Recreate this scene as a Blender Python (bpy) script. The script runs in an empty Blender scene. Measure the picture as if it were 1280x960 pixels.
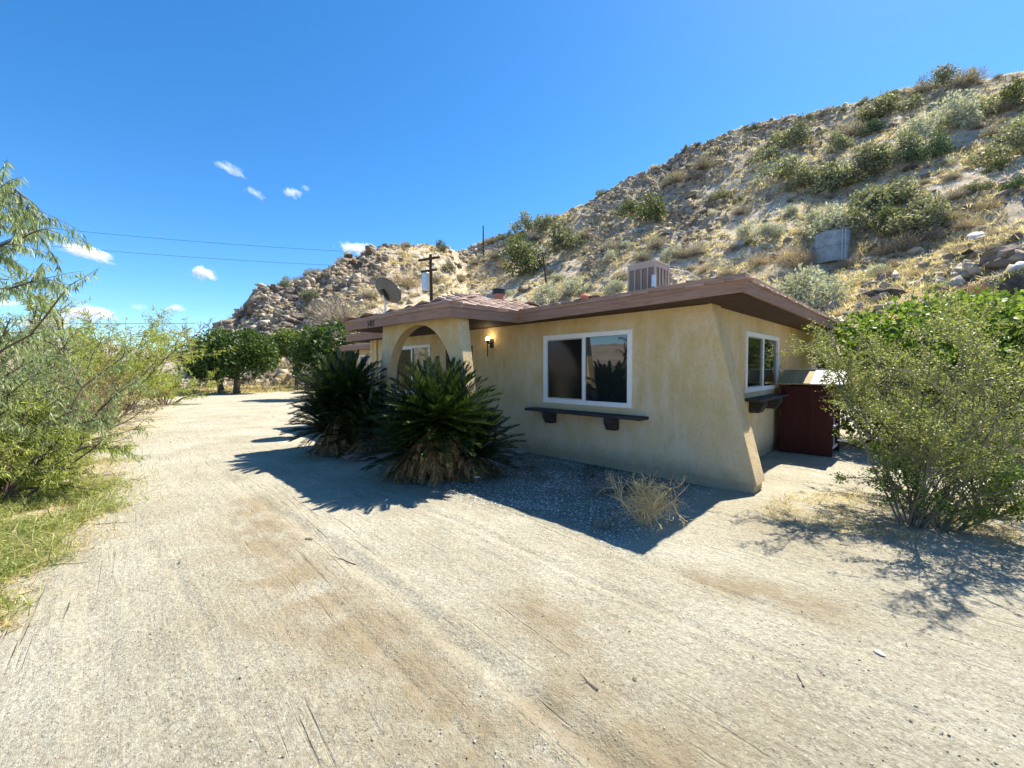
import bpy, math, random
import numpy as np
from mathutils import Matrix, Vector, Euler

# ------------------------------------------------------------------ camera, sky, sun, exposure
scn = bpy.context.scene
COL = scn.collection
R = math.radians
cd = bpy.data.cameras.new('camera'); cam = bpy.data.objects.new('camera', cd); COL.objects.link(cam)
cd.sensor_width = 36.0; cd.lens = 14.494; cd.clip_start = 0.05; cd.clip_end = 12000
cam.matrix_world = Matrix.Translation((0, 0, 1.6)) @ Matrix.Rotation(math.pi/2-0.0381, 4, 'X') @ Matrix.Rotation(-0.0044, 4, 'Z')
scn.camera = cam

SUN_DIR = Vector((0.58, 0.455, 1.0)).normalized()
SUN_EL = math.asin(SUN_DIR.z); SUN_AZ = math.atan2(SUN_DIR.x, SUN_DIR.y)      # azimuth clockwise from +Y
world = bpy.data.worlds.new('World'); scn.world = world; world.use_nodes = True
wn = world.node_tree; wn.nodes.clear()
wo = wn.nodes.new('ShaderNodeOutputWorld'); bg = wn.nodes.new('ShaderNodeBackground')
sky = wn.nodes.new('ShaderNodeTexSky'); sky.sky_type = 'NISHITA'; sky.sun_disc = False
sky.sun_elevation = SUN_EL; sky.sun_rotation = SUN_AZ
sky.altitude = 900; sky.air_density = 0.9; sky.dust_density = 0.3; sky.ozone_density = 5.0
hs = wn.nodes.new('ShaderNodeHueSaturation'); hs.inputs['Saturation'].default_value = 1.24; hs.inputs['Hue'].default_value = .497
wn.links.new(sky.outputs[0], hs.inputs['Color']); wn.links.new(hs.outputs[0], bg.inputs['Color'])
bg.inputs['Strength'].default_value = 0.092
wn.links.new(bg.outputs[0], wo.inputs['Surface'])
sl = bpy.data.lights.new('sun', 'SUN'); so = bpy.data.objects.new('sun', sl); COL.objects.link(so)
sl.energy = 4.2; sl.angle = R(0.53); sl.color = (1.0, 0.925, 0.80)
so.rotation_euler = SUN_DIR.to_track_quat('Z', 'Y').to_euler()
scn.view_settings.view_transform = 'Standard'; scn.view_settings.look = 'None'
scn.view_settings.exposure = 1.45; scn.view_settings.gamma = 1.0
scn.view_settings.use_curve_mapping = False
scn.render.engine = 'CYCLES'
scn.cycles.max_bounces = 6; scn.cycles.volume_bounces = 3; scn.cycles.transparent_max_bounces = 8
scn.cycles.use_denoising = True

# ------------------------------------------------------------------ noise and terrain (numpy)
#TERRAIN-BEGIN
def _hash(ix, iy, seed):
    h = (ix.astype(np.int64)*374761393 + iy.astype(np.int64)*668265263 + seed*1442695041) & 0xffffffff
    h = ((h ^ (h >> 13))*1274126177) & 0xffffffff
    h = (h ^ (h >> 16)) & 0xffffffff
    return h/4294967295.0
def vnoise(x, y, seed=0):
    x = np.asarray(x, float); y = np.asarray(y, float)
    ix = np.floor(x); iy = np.floor(y); fx = x-ix; fy = y-iy
    fx = fx*fx*fx*(fx*(fx*6-15)+10); fy = fy*fy*fy*(fy*(fy*6-15)+10)
    a = _hash(ix, iy, seed); b = _hash(ix+1, iy, seed); c = _hash(ix, iy+1, seed); d = _hash(ix+1, iy+1, seed)
    return (a*(1-fx)+b*fx)*(1-fy)+(c*(1-fx)+d*fx)*fy*1.0
def fbm(x, y, octv=4, seed=0, gain=0.5):
    s = 0; a = 1; t = 0
    for k in range(octv):
        s = s+a*(vnoise(x*2**k+17.3*k, y*2**k-9.1*k, seed+k)*2-1); t += a; a *= gain
    return s/t
def ridged(x, y, octv=4, seed=0):
    s = 0; a = 1; t = 0
    for k in range(octv):
        s = s+a*(1-np.abs(vnoise(x*2**k+5.7*k, y*2**k+3.3*k, seed+k)*2-1)); t += a; a *= 0.55
    return s/t
SKY_AZ = [-60,-43,-40.5,-37.5,-36.2,-35.4,-33.2,-31.9,-31.2,-29.1,-27,-24.7,-21.9,-19.5,-17,-11.8,-8.6,-7,-5.4,-3.8,.1,3.4,6.6,13,16.1,19,21.9,26.4,30.6,34.4,37.9,40.5,42.3,44.6,46.7,48.6,50.5,60,75,95,120]
SKY_T = [-.1,-.06,-.02,.02,.0468,.0818,.1239,.1467,.1625,.1691,.1825,.2031,.2373,.266,.2768,.2903,.2874,.2771,.2891,.2954,.3165,.3384,.3645,.412,.4349,.4524,.4715,.4915,.496,.4917,.4844,.4835,.4837,.4761,.4659,.4522,.4438,.40,.34,.2,-.1]
R0_AZ = [-60,-36,-26,-15,0,15,30,40,50,75,120]; R0_R = [60,44,36,30,27,24,22,20,17,15,15]
R1_AZ = [-60,-36,-30,-22,-15,-8,-6,0,15,30,40,50,75,120]; R1_R = [75,62,62,66,72,80,92,88,92,100,100,95,80,70]
def rock_mask(az, q):
    """0..1 where the slope is bare rock"""
    az = np.asarray(az, float)
    def blob(a, b, sa, sb): return np.exp(-(((az-a)/sa)**2+((q-b)/sb)**2))
    m = 1.3*blob(-33, .75, 4.5, .5)+1.1*blob(-25, .8, 4.5, .28)+.8*blob(-20.5, .95, 4, .2)+.7*blob(14, .93, 5, .14)+1.1*blob(22, .9, 4.0, .16)+1.0*blob(23, .62, 3, .09)+.7*blob(-4, .97, 3, .08)+1.1*blob(51, .22, 6.5, .13)+.7*blob(12, .62, 2.2, .07)+.5*blob(32, .93, 8, .1)
    return np.clip(m, 0, 1)
def hill_q(x, y):
    az = np.degrees(np.arctan2(x, y)); r = np.hypot(x, y)
    r0 = np.interp(az, R0_AZ, R0_R); r1 = np.interp(az, R1_AZ, R1_R)
    return az, r, r0, r1, (r-r0)/(r1-r0)
def hill_h(x, y):
    x = np.asarray(x, float); y = np.asarray(y, float)
    az, r, r0, r1, q = hill_q(x, y)
    azj = az+1.2*fbm(x*.05, y*.05, 2, 41)
    t = np.interp(az, SKY_AZ, SKY_T)
    zt = 1.6+t*r1
    qq = np.clip(q, 0, 1)
    g = .35*qq+.65*qq**1.7
    z = zt*g
    z = np.where(q > 1, zt-(r-r1)*.45, z)
    z = np.where(q < 0, -0.9+0*z+np.clip(q, -.12, 0)*6, z-0.9*(1-np.clip(qq*14, 0, 1)))
    amp = np.clip(qq*3, 0, 1)*np.where(q > 1, 1, 1)
    edge = 1-0.75*np.exp(-((q-1)/.12)**2)
    big = fbm(x*.045, y*.045, 3, 7)*2.6*amp*edge
    rm = rock_mask(az, q)
    mid = fbm(x*.28, y*.28, 4, 11)*.42*amp
    rock = (ridged(x*.33+.4*y*.1, y*.33, 4, 23)-.62)*3.8*rm*amp
    small = fbm(x*1.1, y*1.1, 3, 31)*.16*amp
    return z+big+mid+rock+small
#TERRAIN-END
def ground_h(x, y):
    """lumps, wheel ruts and scuffs of the dirt drive"""
    x = np.asarray(x, float); y = np.asarray(y, float)
    th = 0.7806; w = (x-2.615)*math.cos(th)+(y-5.509)*math.sin(th); u = -(x-2.615)*math.sin(th)+(y-5.509)*math.cos(th)
    z = fbm(x*.35, y*.35, 3, 3)*.035+fbm(x*2.1, y*2.1, 3, 5)*.010+fbm(x*7, y*7, 3, 6)*.008+fbm(x*23, y*23, 2, 8)*.0045
    wob = .35*fbm(u*.18, w*.1, 2, 9)
    for w0, a, wd in ((-4.35,.016,.10),(-5.9,.018,.11),(-4.75,.010,.05),(-5.45,.010,.06),(-3.2,.010,.07),(-6.9,.012,.09),(-7.3,.008,.04),(-2.6,.008,.05)):
        d = w-w0-wob*(1+.3*math.sin(w0*9)); br = np.clip(.55+1.3*fbm(u*.5+w0, w*.3, 2, 12), 0, 1)
        a = a*1.25; wd = wd*.62; z = z-a*br*np.exp(-(d/wd)**2)+.5*a*br*np.exp(-((np.abs(d)-1.9*wd)/(.6*wd))**2)
    tr = np.exp(-((w+5.1-wob)/.55)**2)*np.clip(fbm(u*.6, w*.6, 2, 14)*2, 0, 1)      # cross tread marks
    z = z+tr*.008*np.sin(u*62+3*fbm(u*2, w*2, 2, 15))
    for cx, cy, r0, r1 in ((-3.9, 1.0, 1.5, 2.4), (-4.6, 3.6, 1.7, 2.1)):             # where tyres turned on the spot
        rr = np.hypot(x-cx, y-cy); m = np.exp(-((rr-(r0+r1)/2)/((r1-r0)*.42))**4)*np.clip(.3+fbm(x*.9, y*.9, 2, 19)*2, 0, 1)
        z = z+m*.014*np.sin(rr*38+2*fbm(x*2, y*2, 2, 18))
    fade = np.clip((u+.9)/.9, 0, 1)*np.clip((w+1.2)/1.0, 0, 1)
    z = z*(1-fade*.8)-0.012*fade
    left = np.clip((-w-5.6-.35*np.clip(u-3,0,30)*0)/2.0, 0, 1)
    z = z+left*(.05+.05*fbm(x*1.2, y*1.2, 3, 25))
    return z
# ------------------------------------------------------------------ materials
MATS = {}
def rgb(c): return (c[0], c[1], c[2], 1)
def nd(nt, typ, **kw):
    n = nt.nodes.new(typ)
    for k, v in kw.items(): setattr(n, k, v)
    return n
def base_mat(name):
    m = bpy.data.materials.new(name); m.use_nodes = True
    nt = m.node_tree; b = nt.nodes['Principled BSDF']
    MATS[name] = m
    return m, nt, b
def ramp(nt, fac, stops):
    r = nd(nt, 'ShaderNodeValToRGB'); cr = r.color_ramp
    while len(cr.elements) > 1: cr.elements.remove(cr.elements[-1])
    cr.elements[0].position = stops[0][0]; cr.elements[0].color = rgb(stops[0][1])
    for p, c in stops[1:]:
        e = cr.elements.new(p); e.color = rgb(c)
    nt.links.new(fac, r.inputs[0]); return r.outputs[0]
def noise(nt, vec, scale, detail=4, rough=.55, dist=0):
    n = nd(nt, 'ShaderNodeTexNoise'); n.inputs['Scale'].default_value = scale; n.inputs['Detail'].default_value = detail
    n.inputs['Roughness'].default_value = rough; n.inputs['Distortion'].default_value = dist
    nt.links.new(vec, n.inputs['Vector']); return n.outputs['Fac']
def mixc(nt, fac, a, b, typ='MIX'):
    m = nd(nt, 'ShaderNodeMix', data_type='RGBA', blend_type=typ)
    for sock, v in ((m.inputs['Factor'], fac), (m.inputs['A'], a), (m.inputs['B'], b)):
        if isinstance(v, (int, float)): sock.default_value = v
        elif isinstance(v, tuple): sock.default_value = rgb(v)
        else: nt.links.new(v, sock)
    # Mix node has several A/B sockets, pick the colour ones
    return m.outputs['Result']
def mixcol(nt, fac, a, b, typ='MIX'):
    m = nt.nodes.new('ShaderNodeMixRGB'); m.blend_type = typ
    for sock, v in ((m.inputs[0], fac), (m.inputs[1], a), (m.inputs[2], b)):
        if isinstance(v, (int, float)): sock.default_value = v
        elif isinstance(v, tuple): sock.default_value = rgb(v)
        else: nt.links.new(v, sock)
    return m.outputs[0]
def mth(nt, op, a, b=None, clamp=False):
    m = nd(nt, 'ShaderNodeMath', operation=op); m.use_clamp = clamp
    for i, v in enumerate((a, b)):
        if v is None: continue
        if isinstance(v, (int, float)): m.inputs[i].default_value = v
        else: nt.links.new(v, m.inputs[i])
    return m.outputs[0]
def step(nt, v, lo, hi):
    m = nd(nt, 'ShaderNodeMapRange'); m.inputs['From Min'].default_value = lo; m.inputs['From Max'].default_value = hi
    nt.links.new(v, m.inputs['Value']); return m.outputs[0]
def bump(nt, b, h, strength=.3, dist=.01):
    n = nd(nt, 'ShaderNodeBump'); n.inputs['Strength'].default_value = strength; n.inputs['Distance'].default_value = dist
    nt.links.new(h, n.inputs['Height']); nt.links.new(n.outputs[0], b.inputs['Normal'])
def objvec(nt, scale=None, src='Object'):
    t = nd(nt, 'ShaderNodeTexCoord')
    if scale is None: return t.outputs[src]
    mp = nd(nt, 'ShaderNodeMapping'); mp.inputs['Scale'].default_value = scale
    nt.links.new(t.outputs[src], mp.inputs['Vector']); return mp.outputs[0]
def geopos(nt):
    return nd(nt, 'ShaderNodeNewGeometry').outputs['Position']

def plain(name, col, rough=.7, var=.15, scale=6, bmp=.15, metal=0, bd=.004, spec=.4, grain=None):
    m, nt, b = base_mat(name)
    v = objvec(nt, grain)
    f = noise(nt, v, scale, 6, .6)
    c = mixcol(nt, step(nt, f, .3, .7), tuple(x*(1-var) for x in col), tuple(min(1, x*(1+var)) for x in col))
    nt.links.new(c, b.inputs['Base Color']); b.inputs['Roughness'].default_value = rough; b.inputs['Metallic'].default_value = metal
    b.inputs['Specular IOR Level'].default_value = spec
    if bmp: bump(nt, b, noise(nt, v, scale*7, 4, .6), bmp, bd)
    return m
def leafmat(name, cols, trans=.35, rough=.55, spec=.35, obvar=0):
    """cols: list of colours, chosen leaf by leaf (random per island)"""
    m, nt, b = base_mat(name)
    g = nd(nt, 'ShaderNodeNewGeometry')
    n = len(cols); c = ramp(nt, g.outputs['Random Per Island'], [(i/(n-1), cc) for i, cc in enumerate(cols)])
    if obvar:
        oi = nd(nt, 'ShaderNodeObjectInfo')
        h = nd(nt, 'ShaderNodeHueSaturation'); nt.links.new(c, h.inputs['Color'])
        mm = nd(nt, 'ShaderNodeMapRange'); mm.inputs['To Min'].default_value = 1-obvar; mm.inputs['To Max'].default_value = 1+obvar
        nt.links.new(oi.outputs['Random'], mm.inputs['Value']); nt.links.new(mm.outputs[0], h.inputs['Value'])
        c = h.outputs[0]
    nt.links.new(c, b.inputs['Base Color']); b.inputs['Roughness'].default_value = rough
    b.inputs['Specular IOR Level'].default_value = spec
    out = nt.nodes['Material Output']
    t = nd(nt, 'ShaderNodeBsdfTranslucent'); nt.links.new(mixcol(nt, 1.0, c, (1.25, 1.3, .7), 'MULTIPLY'), t.inputs['Color'])
    mx = nd(nt, 'ShaderNodeMixShader'); mx.inputs[0].default_value = trans
    nt.links.new(b.outputs[0], mx.inputs[1]); nt.links.new(t.outputs[0], mx.inputs[2]); nt.links.new(mx.outputs[0], out.inputs['Surface'])
    return m

def mat_ground():
    m, nt, b = base_mat('sand')
    p = geopos(nt)
    at = nd(nt, 'ShaderNodeAttribute', attribute_name='zone'); sp = nd(nt, 'ShaderNodeSeparateColor'); nt.links.new(at.outputs['Color'], sp.inputs[0])
    gravel, stain, dry = sp.outputs[0], sp.outputs[1], sp.outputs[2]
    c = ramp(nt, noise(nt, p, .9, 6, .62), [(.25, (.34,.312,.232)), (.5, (.435,.412,.325)), (.72, (.52,.50,.415))])
    fine = noise(nt, p, 38, 6, .75)
    c = mixcol(nt, step(nt, fine, .36, .64), mixcol(nt, 1., c, (.66,.63,.58), 'MULTIPLY'), mixcol(nt, 1., c, (1.12,1.12,1.10), 'MULTIPLY'))
    # streaks dragged along the drive
    mp = nd(nt, 'ShaderNodeMapping', vector_type='TEXTURE'); mp.inputs['Rotation'].default_value = (0, 0, -.79); mp.inputs['Scale'].default_value = (1.1, .11, 1)
    nt.links.new(p, mp.inputs['Vector'])
    st = noise(nt, mp.outputs[0], 1.6, 6, .65, .4)
    c = mixcol(nt, mth(nt, 'MULTIPLY', step(nt, st, .56, .70), .40), c, (.30,.255,.175))
    mp2 = nd(nt, 'ShaderNodeMapping', vector_type='TEXTURE'); mp2.inputs['Rotation'].default_value = (0, 0, -.84); mp2.inputs['Scale'].default_value = (1.5, .04, 1); nt.links.new(p, mp2.inputs['Vector'])
    l2 = noise(nt, mp2.outputs[0], 1.0, 3, .5, .25)
    line = mth(nt, 'MULTIPLY', step(nt, l2, .62, .67), step(nt, noise(nt, p, .7, 4, .6), .48, .58))
    c = mixcol(nt, mth(nt, 'MULTIPLY', line, .32), c, (.24,.20,.13))
    # pale grit and dark crumbs
    v1 = nd(nt, 'ShaderNodeTexVoronoi', feature='F1'); v1.inputs['Scale'].default_value = 55; nt.links.new(p, v1.inputs['Vector'])
    sc = nd(nt, 'ShaderNodeSeparateColor'); nt.links.new(v1.outputs['Color'], sc.inputs[0])
    grit = mth(nt, 'MULTIPLY', mth(nt, 'GREATER_THAN', sc.outputs[0], .86), mth(nt, 'LESS_THAN', v1.outputs['Distance'], .32))
    c = mixcol(nt, mth(nt, 'MULTIPLY', grit, .65), c, (.60,.57,.50))
    crumb = mth(nt, 'MULTIPLY', mth(nt, 'GREATER_THAN', sc.outputs[1], .88), mth(nt, 'LESS_THAN', v1.outputs['Distance'], .28))
    c = mixcol(nt, mth(nt, 'MULTIPLY', crumb, .7), c, (.13,.105,.075))
    v3 = nd(nt, 'ShaderNodeTexVoronoi', feature='F1'); v3.inputs['Scale'].default_value = 17; nt.links.new(p, v3.inputs['Vector'])
    s3 = nd(nt, 'ShaderNodeSeparateColor'); nt.links.new(v3.outputs['Color'], s3.inputs[0])
    clod = mth(nt, 'MULTIPLY', mth(nt, 'GREATER_THAN', s3.outputs[0], .90), mth(nt, 'LESS_THAN', mth(nt, 'ADD', v3.outputs['Distance'], mth(nt, 'MULTIPLY', fine, .3)), .36))
    c = mixcol(nt, mth(nt, 'MULTIPLY', clod, .5), c, (.36,.30,.21))
    # damp orange-brown patches
    sm = mth(nt, 'MULTIPLY', stain, step(nt, mth(nt, 'ADD', noise(nt, p, 2.6, 5, .6), mth(nt, 'MULTIPLY', fine, .2)), .42, .66))
    c = mixcol(nt, mth(nt, 'MULTIPLY', sm, .75), c, (.265,.205,.115))
    # dry straw and weeds
    dm = mth(nt, 'MULTIPLY', dry, step(nt, mth(nt, 'ADD', noise(nt, p, 3.1, 8, .8), mth(nt, 'MULTIPLY', fine, .5)), .55, .95), True)
    c = mixcol(nt, mth(nt, 'MULTIPLY', dm, .7), c, (.40,.30,.155))
    gm = mth(nt, 'MULTIPLY', dry, step(nt, mth(nt, 'ADD', noise(nt, p, 1.3, 8, .8), mth(nt, 'MULTIPLY', fine, .4)), .76, 1.0), True)
    c = mixcol(nt, mth(nt, 'MULTIPLY', gm, .55), c, (.22,.215,.09))
    # white chip gravel bed
    v2 = nd(nt, 'ShaderNodeTexVoronoi', feature='F1'); v2.inputs['Scale'].default_value = 42; nt.links.new(p, v2.inputs['Vector'])
    s2 = nd(nt, 'ShaderNodeSeparateColor'); nt.links.new(v2.outputs['Color'], s2.inputs[0])
    chips = ramp(nt, s2.outputs[0], [(0, (.16,.145,.11)), (.35, (.27,.25,.19)), (.6, (.38,.36,.29)), (.86, (.56,.54,.47)), (1, (.72,.70,.64))])
    chips = mixcol(nt, step(nt, v2.outputs['Distance'], .36, .55), chips, (.21,.19,.14))
    gf = mth(nt, 'MULTIPLY', gravel, step(nt, mth(nt, 'ADD', noise(nt, p, 2.2, 5, .7), mth(nt, 'MULTIPLY', gravel, .25)), .40, .58), True)
    c = mixcol(nt, gf, c, chips)
    nt.links.new(c, b.inputs['Base Color']); b.inputs['Roughness'].default_value = .95; b.inputs['Specular IOR Level'].default_value = .15
    hgt = mth(nt, 'ADD', mth(nt, 'MULTIPLY', noise(nt, p, 60, 8, .75), .6), mth(nt, 'MULTIPLY', noise(nt, p, 9, 6, .7), 1.3))
    hgt = mth(nt, 'ADD', mth(nt, 'SUBTRACT', hgt, mth(nt, 'MULTIPLY', line, .5)), mth(nt, 'MULTIPLY', st, .6))
    hgt = mth(nt, 'ADD', hgt, mth(nt, 'MULTIPLY', mth(nt, 'ADD', grit, clod), .35))
    bump(nt, b, hgt, 1.0, .03)
    return m

def mat_hill():
    m, nt, b = base_mat('hill_soil')
    p = geopos(nt)
    at = nd(nt, 'ShaderNodeAttribute', attribute_name='zone'); sp = nd(nt, 'ShaderNodeSeparateColor'); nt.links.new(at.outputs['Color'], sp.inputs[0])
    rock, straw = sp.outputs[0], sp.outputs[1]
    c = ramp(nt, noise(nt, p, .30, 7, .65), [(.26, (.36,.285,.21)), (.42, (.58,.48,.355)), (.56, (.68,.58,.445)), (.75, (.74,.66,.53))])
    n2 = noise(nt, p, 2.3, 6, .7)
    c = mixcol(nt, mth(nt, 'MULTIPLY', step(nt, n2, .54, .66), .55), c, (.30,.25,.175))
    v = nd(nt, 'ShaderNodeTexVoronoi', feature='F1'); v.inputs['Scale'].default_value = 1.5; v.inputs['Randomness'].default_value = 1; nt.links.new(p, v.inputs['Vector'])
    sc = nd(nt, 'ShaderNodeSeparateColor'); nt.links.new(v.outputs['Color'], sc.inputs[0])
    stones = ramp(nt, sc.outputs[0], [(0, (.13,.11,.10)), (.5, (.29,.245,.21)), (1, (.50,.43,.365))])
    crack = step(nt, noise(nt, p, 3.2, 5, .7), .36, .52)
    stones = mixcol(nt, crack, (.09,.08,.065), stones)
    c = mixcol(nt, mth(nt, 'MULTIPLY', rock, step(nt, noise(nt, p, .8, 4, .6), .36, .5), True), c, stones)
    c = mixcol(nt, mth(nt, 'MULTIPLY', straw, step(nt, n2, .3, .5), True), c, (.62,.52,.32))
    c = mixcol(nt, mth(nt, 'MULTIPLY', step(nt, noise(nt, p, 5.5, 7, .8), .50, .60), .5), c, (.26,.205,.155))
    nt.links.new(c, b.inputs['Base Color']); b.inputs['Roughness'].default_value = .97; b.inputs['Specular IOR Level'].default_value = .1
    bump(nt, b, mth(nt, 'ADD', noise(nt, p, 1.8, 8, .75), mth(nt, 'MULTIPLY', noise(nt, p, 7, 5, .7), .35)), 1.0, .35)
    return m

def mat_stucco():
    m, nt, b = base_mat('tan_stucco')
    v = objvec(nt)
    c = ramp(nt, noise(nt, v, 1.3, 7, .7, .3), [(.28, (.56,.405,.18)), (.5, (.64,.48,.245)), (.72, (.70,.56,.33))])
    # chalky scuffs and rain streaks
    mp = objvec(nt, (1.5, 1.5, .6))
    c = mixcol(nt, mth(nt, 'MULTIPLY', step(nt, noise(nt, mp, 2.6, 6, .7), .46, .64), .65), c, (.72,.61,.45))
    c = mixcol(nt, mth(nt, 'MULTIPLY', step(nt, noise(nt, mp, 4.4, 6, .75, .5), .54, .70), .34), c, (.38,.255,.09))
    sp = nd(nt, 'ShaderNodeSeparateXYZ'); nt.links.new(v, sp.inputs[0])
    low = mth(nt, 'SUBTRACT', 1, step(nt, mth(nt, 'ADD', sp.outputs[2], mth(nt, 'MULTIPLY', noise(nt, v, 3, 5, .6), .8)), .4, 1.7))
    c = mixcol(nt, mth(nt, 'MULTIPLY', low, .5), c, (.62,.52,.38))                 # dust splashed up from the yard
    c = mixcol(nt, mth(nt, 'MULTIPLY', step(nt, noise(nt, v, 26, 5, .7), .54, .70), .4), c, (.30,.23,.13))
    base = mth(nt, 'SUBTRACT', 1, step(nt, mth(nt, 'SUBTRACT', sp.outputs[2], mth(nt, 'MULTIPLY', noise(nt, v, 7, 6, .7), .35)), -.08, .16))
    c = mixcol(nt, mth(nt, 'MULTIPLY', base, .55), c, (.24,.19,.12))                # dirt along the foot of the wall
    nt.links.new(c, b.inputs['Base Color']); b.inputs['Roughness'].default_value = .93; b.inputs['Specular IOR Level'].default_value = .15
    h = mth(nt, 'ADD', noise(nt, v, 14, 6, .65), mth(nt, 'MULTIPLY', noise(nt, v, 70, 4, .6), .4))
    bump(nt, b, h, .9, .02)
    return m

def mat_wood(name, col, col2, axis=(1,1,14), rough=.75, sc=2.2):
    m, nt, b = base_mat(name)
    v = objvec(nt, axis)
    f = noise(nt, v, sc, 6, .65, .6)
    c = mixcol(nt, step(nt, f, .35, .68), col, col2)
    c = mixcol(nt, mth(nt, 'MULTIPLY', step(nt, noise(nt, objvec(nt), 5, 6, .75), .58, .72), .4), c, tuple(x*.55 for x in col))
    nt.links.new(c, b.inputs['Base Color']); b.inputs['Roughness'].default_value = rough; b.inputs['Specular IOR Level'].default_value = .25
    bump(nt, b, f, .5, .006)
    return m
def mat_shingle():
    m, nt, b = base_mat('roof_tiles')
    g = nd(nt, 'ShaderNodeNewGeometry')
    c = ramp(nt, g.outputs['Random Per Island'], [(0, (.22,.145,.115)), (.35, (.36,.25,.20)), (.7, (.46,.34,.28)), (1, (.54,.43,.36))])
    c = mixcol(nt, mth(nt, 'MULTIPLY', noise(nt, objvec(nt), 9, 5, .7), .5), c, (.16,.11,.09))
    nt.links.new(c, b.inputs['Base Color']); b.inputs['Roughness'].default_value = .9
    bump(nt, b, noise(nt, objvec(nt), 40, 5, .7), .4, .006)
    return m
def mat_glass(name, tint=(.012,.016,.018), ior=2.0, rough=.015, spec=.5):
    m, nt, b = base_mat(name)
    b.inputs['Base Color'].default_value = rgb(tint); b.inputs['Roughness'].default_value = rough
    b.inputs['IOR'].default_value = ior; b.inputs['Specular IOR Level'].default_value = spec
    f = noise(nt, objvec(nt), 1.3, 2, .5); bump(nt, b, f, .04, .01)
    return m
def mat_emit(name, col, st):
    m, nt, b = base_mat(name)
    b.inputs['Base Color'].default_value = rgb(col); b.inputs['Emission Color'].default_value = rgb(col); b.inputs['Emission Strength'].default_value = st
    return m
def mat_corrugated(name, col, n=60):
    m, nt, b = base_mat(name)
    v = objvec(nt)
    c = mixcol(nt, step(nt, noise(nt, v, 2, 5, .6), .35, .7), tuple(x*.75 for x in col), tuple(x*1.15 for x in col))
    nt.links.new(c, b.inputs['Base Color']); b.inputs['Roughness'].default_value = .5; b.inputs['Metallic'].default_value = .55
    return m
def mat_rock():
    m, nt, b = base_mat('granite')
    v = objvec(nt); oi = nd(nt, 'ShaderNodeObjectInfo')
    c = ramp(nt, oi.outputs['Random'], [(0, (.11,.088,.07)), (.35, (.19,.15,.118)), (.7, (.28,.23,.18)), (1, (.40,.335,.265))])
    c = mixcol(nt, step(nt, noise(nt, v, 2.4, 6, .7), .40, .62), mixcol(nt, 1., c, (.55,.54,.52), 'MULTIPLY'), c)
    nt.links.new(c, b.inputs['Base Color']); b.inputs['Roughness'].default_value = .92; b.inputs['Specular IOR Level'].default_value = .2
    bump(nt, b, noise(nt, v, 5, 7, .75), .7, .12)
    return m

M_ground = mat_ground(); M_hill = mat_hill(); M_stucco = mat_stucco()
M_fascia = mat_wood('mauve_brown_board', (.255,.145,.10), (.36,.225,.165), (1.2,1.2,16))
M_trim = mat_wood('mauve_brown_trim', (.31,.19,.14), (.42,.28,.21), (1.2,1.2,16))
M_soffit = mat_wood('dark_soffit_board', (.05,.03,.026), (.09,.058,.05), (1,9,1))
M_shingle = mat_shingle()
M_white = plain('white_vinyl', (.80,.80,.77), .45, .04, 5, .03)
M_glass = mat_glass('window_glass'); M_screen = mat_glass('screened_glass', (.010,.010,.010), 1.45, .12, .4)
M_glassgreen = mat_glass('arch_window_glass', (.03,.045,.04), 2.3, .03)
M_darkwood = mat_wood('weathered_dark_wood', (.028,.026,.026), (.06,.055,.052), (1,1,10))
M_maroon = mat_wood('maroon_board', (.045,.011,.010), (.07,.018,.015), (6,6,.7))
M_oliveply = mat_wood('tan_plywood', (.33,.25,.12), (.44,.34,.17), (1,7,1))
M_whiteply = plain('white_painted_board', (.78,.77,.74), .5, .06, 4, .05)
M_yellow = plain('yellow_painted_board', (.78,.46,.05), .6, .1, 5, .08)
M_black = plain('black_metal', (.016,.016,.017), .45, .2, 10, .05)
M_coolm = plain('cooler_frame_metal', (.42,.36,.31), .55, .08, 5, .05)
M_coolp = plain('cooler_pad', (.24,.185,.155), .95, .25, 30, .5, bd=.01)
M_galv = plain('galvanised_metal', (.55,.57,.58), .35, .12, 5, .03, metal=.7)
M_clay = plain('pinkish_clay_pipe', (.42,.17,.12), .85, .15, 8, .2)
M_dish = plain('grey_dish_paint', (.16,.165,.155), .6, .08, 6, .05)
M_pole = mat_wood('creosoted_pole_wood', (.035,.023,.017), (.075,.05,.036), (3,3,.5))
M_bark = plain('grey_brown_bark', (.13,.10,.075), .95, .35, 14, .8, bd=.02)
M_twig = plain('olive_twig', (.19,.165,.115), .9, .25, 20, .3)
M_palebark = plain('pale_tan_twig', (.64,.47,.25), .9, .25, 18, .3)
M_greytwig = plain('grey_dead_twig', (.20,.165,.14), .95, .3, 20, .3)
M_rock = mat_rock()
M_stone = plain('reddish_flagstone', (.27,.19,.165), .9, .25, 6, .5, bd=.01)
M_pebble = leafmat('pebble_mix', [(.13,.11,.08),(.27,.235,.17),(.38,.34,.26),(.52,.48,.40)], 0.0, .85, .3)
M_chip = leafmat('white_stone_chip', [(.25,.24,.21),(.55,.53,.48),(.74,.72,.67),(.85,.83,.80)], 0.0, .8, .3)
M_tank = mat_corrugated('tank_steel', (.30,.34,.36))
M_cloud = None
M_creo = leafmat('creosote_leaf', [(.13,.155,.045),(.21,.235,.07),(.29,.31,.115),(.40,.41,.19)], .4, .45, .4)
M_mul = leafmat('broad_green_leaf', [(.06,.11,.022),(.10,.165,.03),(.15,.22,.04),(.23,.30,.06)], .45, .5, .3)
M_dktree = leafmat('dark_tree_leaf', [(.030,.060,.014),(.05,.09,.018),(.075,.125,.024),(.11,.165,.035)], .30, .5, .4)
M_willow = leafmat('willow_leaf', [(.17,.22,.09),(.24,.30,.13),(.31,.38,.19),(.42,.48,.30)], .42, .45, .4)
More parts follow.
